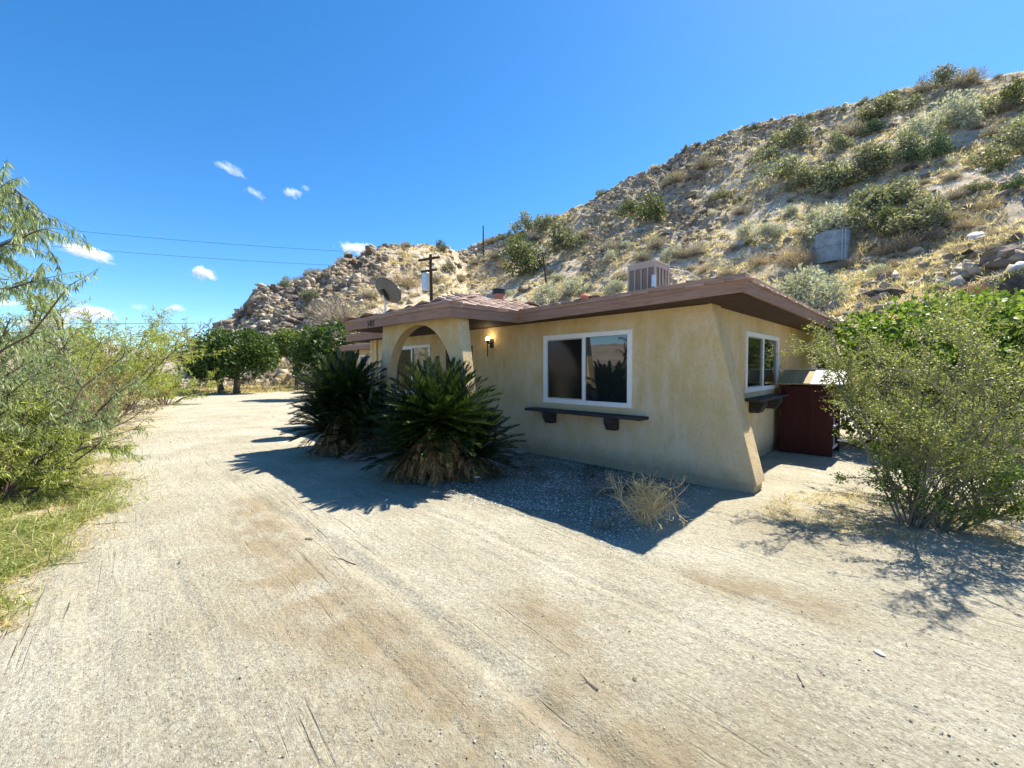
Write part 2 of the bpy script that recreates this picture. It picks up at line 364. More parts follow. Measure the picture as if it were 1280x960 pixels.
M_willowy = leafmat('yellow_green_leaf', [(.21,.25,.05),(.29,.34,.07),(.36,.40,.10),(.44,.47,.15)], .45, .5, .35)
M_brownc = leafmat('olive_brown_leaf', [(.16,.145,.045),(.25,.215,.065),(.32,.27,.09),(.37,.32,.13)], .35, .55, .3)
M_grass = leafmat('green_grass_blade', [(.13,.18,.035),(.20,.27,.05),(.30,.35,.09),(.46,.43,.20),(.55,.47,.26)], .38, .55, .35)
M_straw = leafmat('straw_blade', [(.40,.30,.14),(.52,.41,.21),(.62,.51,.30),(.70,.60,.40)], .45, .7, .25)
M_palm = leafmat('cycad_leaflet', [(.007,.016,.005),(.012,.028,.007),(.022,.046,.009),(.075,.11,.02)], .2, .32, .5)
M_palmdead = leafmat('dead_cycad_leaflet', [(.14,.075,.03),(.22,.13,.055),(.33,.21,.10),(.48,.36,.20)], .2, .7, .3)
M_tuft = leafmat('hill_tuft', [(.44,.35,.24),(.56,.46,.33),(.66,.56,.42),(.76,.67,.53)], .48, .8, .2)
M_scrub = leafmat('hill_low_scrub', [(.25,.21,.165),(.36,.30,.24),(.45,.385,.31),(.38,.32,.28)], .25, .8, .2)
M_hstraw = leafmat('hill_straw_blade', [(.38,.29,.18),(.49,.39,.25),(.58,.48,.33),(.66,.57,.42)], .4, .8, .2)
HK = {
 'olive': leafmat('hill_olive_leaf', [(.12,.13,.085),(.18,.19,.12),(.245,.25,.165),(.33,.33,.23)], .32, .6, .3, .2),
 'dark': leafmat('hill_dark_leaf', [(.06,.08,.035),(.10,.125,.055),(.15,.17,.07),(.21,.22,.10)], .25, .6, .3, .15),
 'green': leafmat('hill_green_leaf', [(.07,.115,.06),(.11,.16,.08),(.15,.20,.105),(.21,.25,.14)], .25, .6, .3, .15),
 'sage': leafmat('hill_sage_leaf', [(.30,.31,.25),(.40,.41,.34),(.49,.49,.42),(.56,.55,.49)], .3, .75, .2, .15),
 'brush': leafmat('hill_brush_twig', [(.20,.17,.155),(.28,.24,.22),(.36,.31,.28),(.42,.37,.33)], .25, .85, .2, .2),
 'bare': leafmat('hill_bare_twig', [(.25,.19,.15),(.35,.27,.21),(.43,.34,.27),(.50,.41,.33)], .25, .85, .2, .15),
 'red': leafmat('hill_red_twig', [(.24,.12,.09),(.33,.17,.13),(.42,.23,.18),(.46,.30,.24)], .15, .85, .2, .1),
}

# ------------------------------------------------------------------ object helpers
def tag(o, label=None, cat=None, group=None, kind=None):
    if label: o['label'] = label
    if cat: o['category'] = cat
    if group: o['group'] = group
    if kind: o['kind'] = kind
    return o
def thing(name, label, cat, loc=(0,0,0), rz=0, group=None):
    o = bpy.data.objects.new(name, None); o.empty_display_size = .2; COL.objects.link(o)
    o.location = loc; o.rotation_euler = (0, 0, rz); return tag(o, label, cat, group)
def mesh_obj(name, V, F, mat, parent=None, smooth=False, attr=None, loc=None):
    """V (n,3) array, F array (m,k) or list of lists"""
    V = np.asarray(V, dtype=np.float32).reshape(-1, 3)
    me = bpy.data.meshes.new(name)
    if isinstance(F, np.ndarray):
        m, k = F.shape
        me.vertices.add(len(V)); me.vertices.foreach_set('co', V.ravel())
        me.loops.add(m*k); me.loops.foreach_set('vertex_index', F.astype(np.int32).ravel())
        me.polygons.add(m); me.polygons.foreach_set('loop_start', np.arange(0, m*k, k, dtype=np.int32))
        try: me.polygons.foreach_set('loop_total', np.full(m, k, dtype=np.int32))
        except Exception: pass
        me.update(calc_edges=True)
    else:
        me.from_pydata(V.tolist(), [], F)
    if smooth:
        me.polygons.foreach_set('use_smooth', np.ones(len(me.polygons), dtype=bool))
    if mat: me.materials.append(mat)
    if attr is not None:
        a = me.color_attributes.new('zone', 'FLOAT_COLOR', 'POINT')
        buf = np.ones((len(V), 4), dtype=np.float32); buf[:, :3] = attr; a.data.foreach_set('color', buf.ravel())
    me.update()
    o = bpy.data.objects.new(name, me); COL.objects.link(o)
    if parent: o.parent = parent
    if loc is not None: o.location = loc
    return o
class MB:
    def __init__(s): s.V = []; s.F = []
    def add(s, V, F):
        b = len(s.V); s.V += [tuple(map(float, v)) for v in V]; s.F += [[b+int(i) for i in f] for f in F]
    def box(s, a, b, M=None):
        (x0,y0,z0), (x1,y1,z1) = a, b
        V = [(x0,y0,z0),(x1,y0,z0),(x1,y1,z0),(x0,y1,z0),(x0,y0,z1),(x1,y0,z1),(x1,y1,z1),(x0,y1,z1)]
        if M is not None: V = [tuple(M @ Vector(v)) for v in V]
        s.add(V, [(0,3,2,1),(4,5,6,7),(0,1,5,4),(1,2,6,5),(2,3,7,6),(3,0,4,7)])
    def prism(s, poly, axis, a, b):
        """poly: 2-D points in the other two axes (in x,y,z order), extruded along axis from a to b"""
        def P(p, t):
            q = list(p); q.insert(axis, t); return tuple(q)
        n = len(poly); V = [P(p, a) for p in poly]+[P(p, b) for p in poly]
        F = [list(range(n)), list(range(2*n-1, n-1, -1))]+[[i, i+n, (i+1) % n+n, (i+1) % n] for i in range(n)]
        s.add(V, F)
    def tube(s, pts, rad, sides=6, cap=True):
        V, F = tube_arr(pts, rad, sides); s.add(V, F)
        if cap:
            n = len(pts); b = len(s.V)-len(V)
            s.F.append([b+i for i in range(sides)][::-1]); s.F.append([b+(n-1)*sides+i for i in range(sides)])
    def cyl(s, c, r0, r1, z0, z1, sides=20):
        s.tube([(c[0], c[1], z0), (c[0], c[1], z1)], [r0, r1], sides)
    def build(s, name, mat, parent=None, bevel=0, smooth=False):
        me = bpy.data.meshes.new(name); me.from_pydata(s.V, [], s.F); me.materials.append(mat)
        me.validate(); me.update()
        import bmesh
        bm = bmesh.new(); bm.from_mesh(me); bmesh.ops.recalc_face_normals(bm, faces=bm.faces)
        if bevel: bmesh.ops.bevel(bm, geom=list(bm.edges), offset=bevel, segments=2, affect='EDGES', profile=.6)
        bm.to_mesh(me); bm.free()
        if smooth: me.polygons.foreach_set('use_smooth', np.ones(len(me.polygons), dtype=bool))
        o = bpy.data.objects.new(name, me); COL.objects.link(o)
        if parent: o.parent = parent
        return o
def tube_arr(pts, rad, sides):
    pts = np.asarray(pts, float); n = len(pts)
    rad = np.broadcast_to(np.asarray(rad, float), (n,))
    d = np.gradient(pts, axis=0) if n > 2 else np.repeat((pts[1:]-pts[:-1]), 2, axis=0)
    d /= np.linalg.norm(d, axis=1)[:, None]+1e-9
    ref = np.array([0, 0, 1.]) if abs(d[0][2]) < .9 else np.array([1., 0, 0])
    a = np.cross(d, ref); a /= np.linalg.norm(a, axis=1)[:, None]+1e-9; b = np.cross(d, a)
    t = np.arange(sides)*2*math.pi/sides
    V = pts[:, None]+rad[:, None, None]*(a[:, None]*np.cos(t)[None, :, None]+b[:, None]*np.sin(t)[None, :, None])
    i = np.arange(n-1)[:, None]*sides; j = np.arange(sides)[None]; k = (j+1) % sides
    F = np.stack([i+j, i+k, i+sides+k, i+sides+j], -1).reshape(-1, 4)
    return V.reshape(-1, 3), F
class AB:
    """bulk quads"""
    def __init__(s): s.V = []; s.F = []; s.n = 0
    def add(s, V, F):
        V = np.asarray(V, float).reshape(-1, 3); s.V.append(V); s.F.append(np.asarray(F)+s.n); s.n += len(V)
    def build(s, name, mat, parent=None, smooth=False, **k):
        return mesh_obj(name, np.concatenate(s.V), np.concatenate(s.F), mat, parent, smooth, **k)
def unit(v): return v/(np.linalg.norm(v, axis=-1, keepdims=True)+1e-9)
def leaf_quads(P, D, L, Wd, rng, fold=.0, N=None):
    n = len(P); D = unit(D)
    if N is None: N = unit(rng.normal(size=(n, 3)))
    S = unit(np.cross(D, N)); L = np.broadcast_to(L, (n,))[:, None]; Wd = np.broadcast_to(Wd, (n,))[:, None]
    V = np.stack([P, P+D*L*.42+S*Wd/2, P+D*L, P+D*L*.42-S*Wd/2], 1)
    F = np.arange(n*4).reshape(n, 4)
    return V.reshape(-1, 3), F
def rand_dirs(n, rng): return unit(rng.normal(size=(n, 3)))

# ------------------------------------------------------------------ plants
def bez(p0, d0, L, bend, n, rng, jitter=.06):
    pts = [np.array(p0, float)]; d = unit(np.array(d0, float)); s = L/n
    for i in range(n):
        d = unit(d+np.array(bend)*s+rng.normal(size=3)*jitter); pts.append(pts[-1]+d*s)
    return np.array(pts)
def branching(base, rng, stems, hgt, spread, levels=3, kids=(5, 4), r0=.03, up=.5, lens=(1, .55, .4), droop=(0, 0, 0), jit=.08, basew=.1, lean=(0, 0)):
    """stems fanning from the base, each with side branches; returns list of (pts, ra, rb, level)"""
    out = []
    def go(p, d, L, r, lv):
        n = 7 if lv == 0 else 5
        pts = bez(p, d, L, (0, 0, droop[min(lv, len(droop)-1)]), n, rng, jit)
        out.append((pts, r, r*.35, lv))
        if lv+1 < levels:
            for k in range(kids[min(lv, len(kids)-1)]):
                t = rng.uniform(.25, 1)*n; i = min(int(t), n-1); q = pts[i]+(pts[i+1]-pts[i])*(t-i)
                ax = unit(pts[i+1]-pts[i]); side = unit(np.cross(ax, rng.normal(size=3)))
                go(q, ax*rng.uniform(.5, 1)+side*rng.uniform(.5, 1.1)+np.array([0, 0, up*.3]), L*lens[min(lv+1, len(lens)-1)]*rng.uniform(.6, 1.1), r*.5, lv+1)
    for s in range(stems):
        a = rng.uniform(0, 2*math.pi); t = rng.uniform(.1, 1)**.7*spread
        d = np.array([math.cos(a)*t+lean[0], math.sin(a)*t+lean[1], 1.0])
        b = np.array(base)+np.array([math.cos(a), math.sin(a), 0])*rng.uniform(0, basew)
        go(b, d, hgt*rng.uniform(.7, 1.05)*math.sqrt(1+.35*t*t), r0*rng.uniform(.6, 1), 0)
    return out
def wood(branches, name, mat, parent, sides=5):
    ab = AB()
    for pts, ra, rb, lv in branches:
        V, F = tube_arr(pts, np.linspace(ra, rb, len(pts)), sides if lv == 0 else 3 if lv > 1 else 4); ab.add(V, F)
    return ab.build(name, mat, parent, smooth=True)
def leaves_on(branches, rng, per_m, minlv, L, W, out=.5, grav=0, jitter=.03, hang=None, clump=0):
    P = []; D = []
    for pts, ra, rb, lv in branches:
        if lv < minlv: continue
        seg = np.linalg.norm(np.diff(pts, axis=0), axis=1); tot = seg.sum(); n = rng.poisson(per_m*tot)
        if n == 0: continue
        t = rng.uniform(.1 if lv else .12, 1, n)*(len(pts)-1); i = np.minimum(t.astype(int), len(pts)-2); f = (t-i)[:, None]
        q = pts[i]*(1-f)+pts[i+1]*f; ax = unit(pts[i+1]-pts[i])
        P.append(q+rng.normal(size=(n, 3))*jitter); D.append(unit(ax*out+rand_dirs(n, rng)*(1-out)+np.array([0, 0, -grav])))
    P = np.concatenate(P); D = np.concatenate(D)
    if clump:
        g = fbm(P[:, 0]*clump+P[:, 2]*clump*.7, P[:, 1]*clump-P[:, 2]*clump*.8, 3, 131); k = rng.random(len(P)) < np.clip(.62+3.2*g, .06, 1); P = P[k]; D = D[k]
    n = len(P)
    return leaf_quads(P, D, L*rng.uniform(.6, 1.25, n), W*rng.uniform(.7, 1.2, n), rng)
def blob_crown(blobs, n, L, W, rng, grav=.2, shell=.75):
    """leaves through the volume of overlapping lumps (cx,cy,cz,rx,ry,rz), denser near their skins"""
    B = np.array(blobs, float); w = (B[:, 3]*B[:, 4]*B[:, 5])**.7; w /= w.sum()
    k = rng.choice(len(B), n, p=w); d = rand_dirs(n, rng)
    rr = np.where(rng.random(n) < shell, rng.uniform(.78, 1.08, n), rng.uniform(.2, .9, n)**.6)
    P = B[k, :3]+d*B[k, 3:]*rr[:, None]
    P += rng.normal(size=(n, 3))*.03
    g = fbm(P[:, 0]*1.6+P[:, 2]*1.1, P[:, 1]*1.6-P[:, 2]*.9, 3, 77)
    keep = g > -.28
    P = P[keep]; d = d[keep]
    D = unit(d*.7+rand_dirs(len(P), rng)*.9+np.array([0, 0, -grav]))
    return leaf_quads(P, D, L*rng.uniform(.6, 1.3, len(P)), W*rng.uniform(.7, 1.3, len(P)), rng)
def lumps(c, R0, H, n, rng, rb=.45):
    out = []
    for i in range(n):
        a = rng.uniform(0, 2*math.pi); t = math.sqrt(rng.random()); z = rng.uniform(-1, 1)
        s = math.sqrt(max(0.05, 1-z*z))
        r = R0*rb*rng.uniform(.7, 1.25)
        out.append((c[0]+math.cos(a)*t*s*(R0-r*.7), c[1]+math.sin(a)*t*s*(R0-r*.7), c[2]+z*(H/2-r*.45), r, r, r*.8))
    return out
# ------------------------------------------------------------------ ground
HX, HY, TH = 2.6148, 5.5088, 0.7806            # house corner and turn; local x = w (along the right wall), y = u (along the front)
CT, ST = math.cos(TH), math.sin(TH)
def h2w(w, u, z=0): return (HX+w*CT-u*ST, HY+w*ST+u*CT, z)
def w2h(x, y): return ((x-HX)*CT+(y-HY)*ST, -(x-HX)*ST+(y-HY)*CT)
def grid_mesh(xs, ys):
    X, Y = np.meshgrid(xs, ys); nx, ny = len(xs), len(ys)
    i = np.arange(ny-1)[:, None]*nx+np.arange(nx-1)[None]
    return X.ravel(), Y.ravel(), np.stack([i, i+1, i+nx+1, i+nx], -1).reshape(-1, 4)
def shoulder(x, y):
    """metres left of the drive's edge (positive = among the weeds)"""
    w, u = w2h(x, y)
    edge = np.interp(u, [-20, 0, 3, 4.5, 9.6, 16, 26, 60], [-7.2, -6.9, -6.35, -5.75, -5.45, -4.3, -3.0, -3.0])
    return edge-w+.35*fbm(x*.5, y*.5, 3, 51)
def build_ground():
    t = np.linspace(-1, 1, 860); T = math.asinh(1600/1.5)
    s = 1.5*np.sinh(t*T)
    X, Y, F = grid_mesh(s+.3, s+3.2)
    near = np.exp(-(np.hypot(X, Y-3)/60)**2)
    Z = ground_h(X, Y)*near
    w, u = w2h(X, Y)
    g = np.clip((u+.15+.3*fbm(X*.9,Y*.9,3,62))/.4,0,1)*np.clip((4.6-u)/.6,0,1)*np.clip((w+2.75-.3*fbm(X*.8, Y*.8, 3, 61))/.5, 0, 1)*np.clip((.4-w)/.2, 0, 1)
    st = np.zeros_like(X)
    for x0, y0, x1, y1, r in ((-2.7,4.3,-1.6,3.0,.35),(-1.75,3.05,-1.05,2.5,.42),(-.95,2.5,.15,1.35,.36),(.1,2.7,.35,2.45,.22),(-3.2,5.1,-3.0,4.7,.3),(.2,1.9,.8,1.5,.3),(1.5,3.1,2.0,2.7,.2)):
        dx, dy = x1-x0, y1-y0; k = np.clip(((X-x0)*dx+(Y-y0)*dy)/(dx*dx+dy*dy), 0, 1)
        st = np.maximum(st, np.exp(-((np.hypot(X-x0-k*dx, Y-y0-k*dy))/r)**2))
    sh = shoulder(X, Y)
    dry = np.clip(sh/.6+.3, 0, 1)
    rb = np.hypot((X-4.2)/1.9, (Y-4.3)/.9); dry = np.maximum(dry, .75*np.clip(1.4-rb, 0, 1))
    far = np.clip((np.hypot(X, Y)-30)/12, 0, 1); dry = np.maximum(dry, far*.8)
    o = mesh_obj('ground', np.stack([X, Y, Z], 1), F, M_ground, None, True, attr=np.stack([g, st, dry], 1))
    tag(o, kind='structure')
build_ground()
def gz(x, y): return float(ground_h(np.array([x]), np.array([y]))[0])

def build_hill():
    az = np.radians(np.linspace(-44, 100, 900)); q = np.concatenate([np.linspace(-.06, 1.0, 470), np.linspace(1.005, 1.5, 50)])
    A, Q = np.meshgrid(az, q); r0 = np.interp(np.degrees(A), R0_AZ, R0_R); r1 = np.interp(np.degrees(A), R1_AZ, R1_R)
    r = r0+Q*(r1-r0); X = (r*np.sin(A)).ravel(); Y = (r*np.cos(A)).ravel()
    Z = hill_h(X, Y)
    n = len(az); i = np.arange(len(q)-1)[:, None]*n+np.arange(n-1)[None]
    F = np.stack([i, i+1, i+n+1, i+n], -1).reshape(-1, 4)
    rm = rock_mask(np.degrees(A).ravel(), Q.ravel())
    st = np.clip(1.2-np.abs((np.degrees(A).ravel()-46)/7)**2-((Q.ravel()-.30)/.16)**2, 0, 1)+np.clip(.9-(Q.ravel()/.12)**2, 0, 1)*.7
    o = mesh_obj('hillside', np.stack([X, Y, Z], 1), F[:, ::-1].copy(), M_hill, None, True, attr=np.stack([rm, np.clip(st, 0, 1), 0*rm], 1))
    tag(o, kind='structure')
build_hill()
def hz(x, y): return float(hill_h(np.array([x]), np.array([y]))[0])

def build_far_hills():
    a = np.linspace(-math.pi, math.pi, 700); q = np.linspace(0, 1, 60)
    A, Q = np.meshgrid(a, q); r = 420+Q*420+30*fbm(A*6, Q*3, 2, 91)
    top = 24+16*fbm(np.cos(A)*5, np.sin(A)*5, 4, 93)+14*np.clip(np.cos(A+2.2), 0, 1)
    prof = np.sin(np.clip(Q, 0, 1)*math.pi)**.8
    X = r*np.sin(A); Y = r*np.cos(A)
    Z = -2+top*prof*(.75+.35*ridged(X*.02, Y*.02, 4, 95))
    n = len(a); i = np.arange(len(q)-1)[:, None]*n+np.arange(n-1)[None]
    F = np.stack([i, i+1, i+n+1, i+n], -1).reshape(-1, 4)
    M = plain('far_hill_soil', (.30,.25,.20), .95, .25, .05, 0)
    tag(mesh_obj('distant_hills', np.stack([X, Y, Z], -1).reshape(-1, 3), F, M, None, True), kind='structure')
build_far_hills()

# ------------------------------------------------------------------ clouds: small bodies of vapour 3 km off
def mat_cloud(seed, dens):
    m = bpy.data.materials.new('cloud_vapour'); m.use_nodes = True; nt = m.node_tree; nt.nodes.clear()
    out = nd(nt, 'ShaderNodeOutputMaterial'); pv = nd(nt, 'ShaderNodeVolumePrincipled')
    pv.inputs['Color'].default_value = (1, 1, 1, 1); pv.inputs['Anisotropy'].default_value = .1
    v = objvec(nt)                                      # object space, unit ball scaled by the object
    ln = nd(nt, 'ShaderNodeVectorMath', operation='LENGTH'); nt.links.new(v, ln.inputs[0])
    mp = nd(nt, 'ShaderNodeMapping'); mp.inputs['Location'].default_value = (seed*3.7, seed*1.3, 0); mp.inputs['Scale'].default_value = (2.4, 1.4, 1.1); nt.links.new(v, mp.inputs[0])
    f = noise(nt, mp.outputs[0], 1.25, 5, .62)
    d = mth(nt, 'SUBTRACT', mth(nt, 'ADD', mth(nt, 'MULTIPLY', f, 1.9), -.45), ln.outputs['Value'])
    d = mth(nt, 'MULTIPLY', step(nt, d, -.02, .35), dens, False)
    nt.links.new(d, pv.inputs['Density']); nt.links.new(pv.outputs[0], out.inputs['Volume']); return m
import bmesh
def cloud(px, py, wpx, hpx, label, dens=.03, tilt=0, seed=1):
    # direction of the cloud and its size at 3 km
    Yd = 3000.; X = (px-640)/515.35*Yd; Z = 1.6+(460.4-py)/515.35*Yd
    bm = bmesh.new(); bmesh.ops.create_icosphere(bm, subdivisions=3, radius=1.0)
    for v in bm.verts: v.co *= 1+.12*math.sin(v.co.x*5+seed)*math.cos(v.co.z*4+v.co.y*3)
    me = bpy.data.meshes.new('cloud'); bm.to_mesh(me); bm.free(); me.materials.append(mat_cloud(seed, dens))
    o = bpy.data.objects.new('cloud', me); COL.objects.link(o)
    s = Yd/515.35/2
    o.location = (X, Yd, Z); o.scale = (wpx*s*1.7, wpx*s*1.2, hpx*s*2.0); o.rotation_euler = (0, R(tilt), 0)
    tag(o, label, 'cloud')
cloud(447, 310, 38, 13, 'small bright white cloud just above the rocky spur of the hill', .03, 2, 1)
cloud(258, 341, 32, 14, 'compact white puff of cloud above the round dark tree', .035, 12, 2)
cloud(112, 314, 64, 13, 'long slanting white cloud beside the drooping willow branches', .022, 14, 3)
cloud(112, 391, 58, 17, 'broad low white cloud right above the tall yellow-green willow', .03, 0, 4)
cloud(58, 400, 60, 14, 'low white cloud behind the bare leaning willow shoot', .025, -3, 5)
cloud(12, 377, 34, 10, 'small white cloud seen through the drooping willow at the left edge', .022, 0, 6)
cloud(222, 384, 26, 8, 'tiny flat white cloud left of the bare tree', .02, 0, 7)
cloud(178, 383, 22, 7, 'faint tiny cloud over the middle of the willow thicket', .008, 0, 8)
cloud(296, 214, 38, 9, 'thin slanting wisp of cloud, the highest one in the blue sky', .008, 24, 9)
cloud(326, 244, 26, 8, 'short thin wisp of cloud just below the highest wisp', .007, 30, 10)
cloud(371, 244, 24, 9, 'small white wisp right of the short thin wisp', .016, 8, 11)
cloud(388, 238, 13, 6, 'very small faint puff touching the white wisp', .008, 0, 12)

# ------------------------------------------------------------------ the house
house = thing('house', 'single-storey tan stucco house with mauve-brown eaves and arched porch', 'house', (HX, HY, 0), TH)
ZT, ZB = 2.62, 2.41
def wall_panel(mb, axis, at, th, a0, a1, z0, z1, holes):
    """wall of thickness th from coordinate at inward, along the other horizontal axis, with real openings"""
    xs = sorted({a0, a1, *[h[0] for h in holes], *[h[1] for h in holes]}); zs = sorted({z0, z1, *[h[2] for h in holes], *[h[3] for h in holes]})
    def hole(x, z): return any(h[0] < x < h[1] and h[2] < z < h[3] for h in holes)
    def P(a, t, z): return (t, a, z) if axis == 'u' else (a, t, z)
    for i in range(len(xs)-1):
        for j in range(len(zs)-1):
            xm, zm = (xs[i]+xs[i+1])/2, (zs[j]+zs[j+1])/2
            if hole(xm, zm): continue
            for t in (at, at+th):
                mb.add([P(xs[i], t, zs[j]), P(xs[i+1], t, zs[j]), P(xs[i+1], t, zs[j+1]), P(xs[i], t, zs[j+1])], [(0,1,2,3)])
            for (qa, qz, A, B) in ((xs[i]-1e-3, zm, (xs[i], zs[j]), (xs[i], zs[j+1])), (xs[i+1]+1e-3, zm, (xs[i+1], zs[j]), (xs[i+1], zs[j+1])),
                                  (xm, zs[j]-1e-3, (xs[i], zs[j]), (xs[i+1], zs[j])), (xm, zs[j+1]+1e-3, (xs[i], zs[j+1]), (xs[i+1], zs[j+1]))):
                if hole(qa, qz) or not (a0 < qa < a1 and z0 < qz < z1):
                    mb.add([P(A[0], at, A[1]), P(B[0], at, B[1]), P(B[0], at+th, B[1]), P(A[0], at+th, A[1])], [(0,1,2,3)])
def window(parent, axis, at, out, a0, a1, z0, z1, fw=.06, label=None, panes=2, g=None, reverse=False):
    """vinyl slider: frame with mullion and two panes. out = -1: the outside is towards smaller coordinates"""
    def bx(mb, p0, p1, t0, t1, q0, q1):
        ta, tb = sorted((t0, t1))
        if axis == 'u': mb.box((ta, p0, q0), (tb, p1, q1))
        else: mb.box((p0, ta, q0), (p1, tb, q1))
    f = MB(); o0, o1 = at+out*.022, at-out*.05
    bx(f, a0, a1, o0, o1, z1-fw, z1); bx(f, a0, a1, o0, o1, z0, z0+fw)
    bx(f, a0, a0+fw, o0, o1, z0+fw, z1-fw); bx(f, a1-fw, a1, o0, o1, z0+fw, z1-fw)
    m = (a0+a1)/2
    bx(f, m-fw*.33, m+fw*.33, at+out*.012, o1, z0+fw, z1-fw)
    i0, i1 = (m+fw*.33, a1-fw) if not reverse else (a0+fw, m-fw*.33)                        # inner sash of the screened half
    fr = f.build('window', M_white, parent, bevel=.004)
    if label: fr['label'] = label
    s = MB(); k = .02
    bx(s, i0, i1, at+out*.004, at-out*.03, z1-fw-k, z1-fw); bx(s, i0, i1, at+out*.004, at-out*.03, z0+fw, z0+fw+k)
    bx(s, i0, i0+k, at+out*.004, at-out*.03, z0+fw+k, z1-fw-k); bx(s, i1-k, i1, at+out*.004, at-out*.03, z0+fw+k, z1-fw-k)
    s.build('sash', M_galv, fr)
    for (b0, b1), mt in (((i0+k, i1-k), M_screen), ((a0+fw, m-fw*.33) if not reverse else (m+fw*.33, a1-fw), g or M_glass)):
        p = MB(); bx(p, b0, b1, at-out*.015, at-out*.022, z0+fw, z1-fw); p.build('pane', mt, fr)
    return fr
# openings (w or u range, z range)
W1 = (1.109, 2.883, .978, 2.186); WA = (6.55, 8.30, .95, 2.20); DOOR = (4.98, 5.86, .0, 2.05)
W2 = (1.585, 3.628, 1.187, 2.181); W3 = (6.76, 8.95, 1.50, 2.06); W4 = (14.9, 15.85, 1.35, 2.22)
WH = 2.44
mb = MB(); wall_panel(mb, 'u', 0, .16, 0, 9.75, .12, WH, [W1, WA, (DOOR[0], DOOR[1], .12, DOOR[3])]); mb.build('front_wall', M_stucco, house)
mb = MB(); wall_panel(mb, 'w', 0, .16, .16, 9.3, .12, WH, [W2, W3]); mb.build('side_wall', M_stucco, house)
mb = MB(); mb.box((.16, 9.59, .0), (2.45, 9.75, WH)); mb.build('return_wall', M_stucco, house)
mb = MB(); wall_panel(mb, 'u', 2.45, .16, 9.75, 16.3, 0, WH, [W4]); mb.box((2.61, 16.14, 0), (9.3, 16.3, WH)); mb.box((9.14, .16, 0), (9.3, 16.14, WH)); mb.build('wing_wall', M_stucco, house)
mb = MB(); mb.prism([(0, .12), (-.608, .12), (-.03, 2.45), (0, 2.45)], 0, 0, .36)
mb.build('corner_buttress', M_stucco, house)
mb = MB(); mb.box((.014, -.575, -.2), (.35, .0, .116)); mb.box((.014, .0, -.2), (.15, 4.95, .116)); mb.box((.015, 5.9, -.2), (.15, 9.7, .116)); mb.box((.35, .016, -.2), (9.28, .15, .116))
mb.build('plinth', M_stucco, house)
# porch wall with its pointed-oval arch
poly = [(2.74, -.1), (3.24, -.1), (3.26, 1.0)]
for k in range(0, 25):
    a = math.pi*k/24; poly.append((4.36-1.10*math.cos(a), 1.16+1.22*math.sin(a)**.92))
poly += [(5.48, 1.0), (5.52, -.1), (6.05, -.1), (5.66, 2.0), (5.60, 2.44), (3.13, 2.44), (3.04, 1.8)]
mb = MB(); mb.prism(poly, 0, -1.75, -1.56); mb.build('porch_arch_wall', M_stucco, house, bevel=.008)
mb = MB(); mb.box((-1.95, 3.3, -.15), (-.002, 6.6, .045)); mb.build('porch_slab', plain('concrete', (.36,.34,.30), .9, .15, 4, .3), house)
# door
d = MB(); d.box((.05, DOOR[0]+.05, .06), (.09, DOOR[1]-.05, DOOR[3]-.05))
for zz in (.25, 1.15):
    for a in (.15, .5): d.box((.035, DOOR[0]+a, zz), (.05, DOOR[0]+a+.26, zz+.7))
dr = d.build('door', plain('dark_brown_door_paint', (.035,.026,.022), .6, .1, 5, .05), house, bevel=.003)
d = MB(); d.tube([(.035, DOOR[0]+.12, 1.0), (-.02, DOOR[0]+.12, 1.0)], .012, 8); d.tube([(-.02, DOOR[0]+.12, 1.0), (-.05, DOOR[0]+.12, 1.0)], [.03, .024], 10); d.build('handle', M_galv, dr)
d = MB(); d.box((-.012, DOOR[0]-.05, .05), (.06, DOOR[0]+.045, DOOR[3]+.05)); d.box((-.012, DOOR[1]-.045, .05), (.06, DOOR[1]+.05, DOOR[3]+.05)); d.box((-.012, DOOR[0]+.045, DOOR[3]-.045), (.06, DOOR[1]-.045, DOOR[3]+.05))
d.build('door_frame', M_soffit, house)
window(house, 'u', 0, -1, *W1, fw=.075, label='large white-framed front window over the dark shelf')
window(house, 'u', 0, -1, *WA, fw=.07, label='white-framed window behind the porch arch', g=M_glassgreen, reverse=False)
window(house, 'w', 0, -1, *W2, fw=.075, label='white-framed side window above the shelf by the maroon shed', reverse=True)
window(house, 'w', 0, -1, *W3, fw=.06, label='smaller white-framed side window farther back', reverse=True)
window(house, 'u', 2.45, -1, *W4, fw=.06, label='small white-framed window of the far wing')
# control joint and corner trims
mb = MB(); mb.box((4.55, -.008, .12), (4.57, 0.001, WH)); mb.build('control_joint', M_stucco, house)
mb = MB(); mb.box((-.012, 9.60, .12), (-.001, 9.75, WH)); mb.box((-.05, 9.30, .0), (-.002, 9.38, WH)); mb.build('corner_trim', M_stucco, house)

# roof: height from the inset of three overlapping eave rectangles
OUT = [(9.8, -.579, 2.63), (-.535, -.579, 2.672), (-.535, 3.0085, 2.612), (-2.015, 3.0085, 2.592), (-2.015, 6.766, 2.628), (-.535, 6.766, 2.63), (-.535, 10.25, 2.625), (1.9, 10.25, 2.62), (1.9, 16.9, 2.62), (9.8, 16.9, 2.62)]
def roof_k(w, u):
    m = .2*np.minimum(np.minimum(w+.535, 9.8-w), np.minimum(u+.579, 10.25-u))
    p = .30*np.minimum(np.minimum(u-3.0085, 6.766-u), w+2.015)
    g = .2*np.minimum(np.minimum(w-1.9, 9.8-w), np.minimum(16.9-u, u-4.0))
    p = np.where(w < 3.4, p, -9)
    return np.maximum(np.maximum(m, p), g)
def inside(w, u): return (roof_k(w, u) >= -1e-6)
root_roof = None
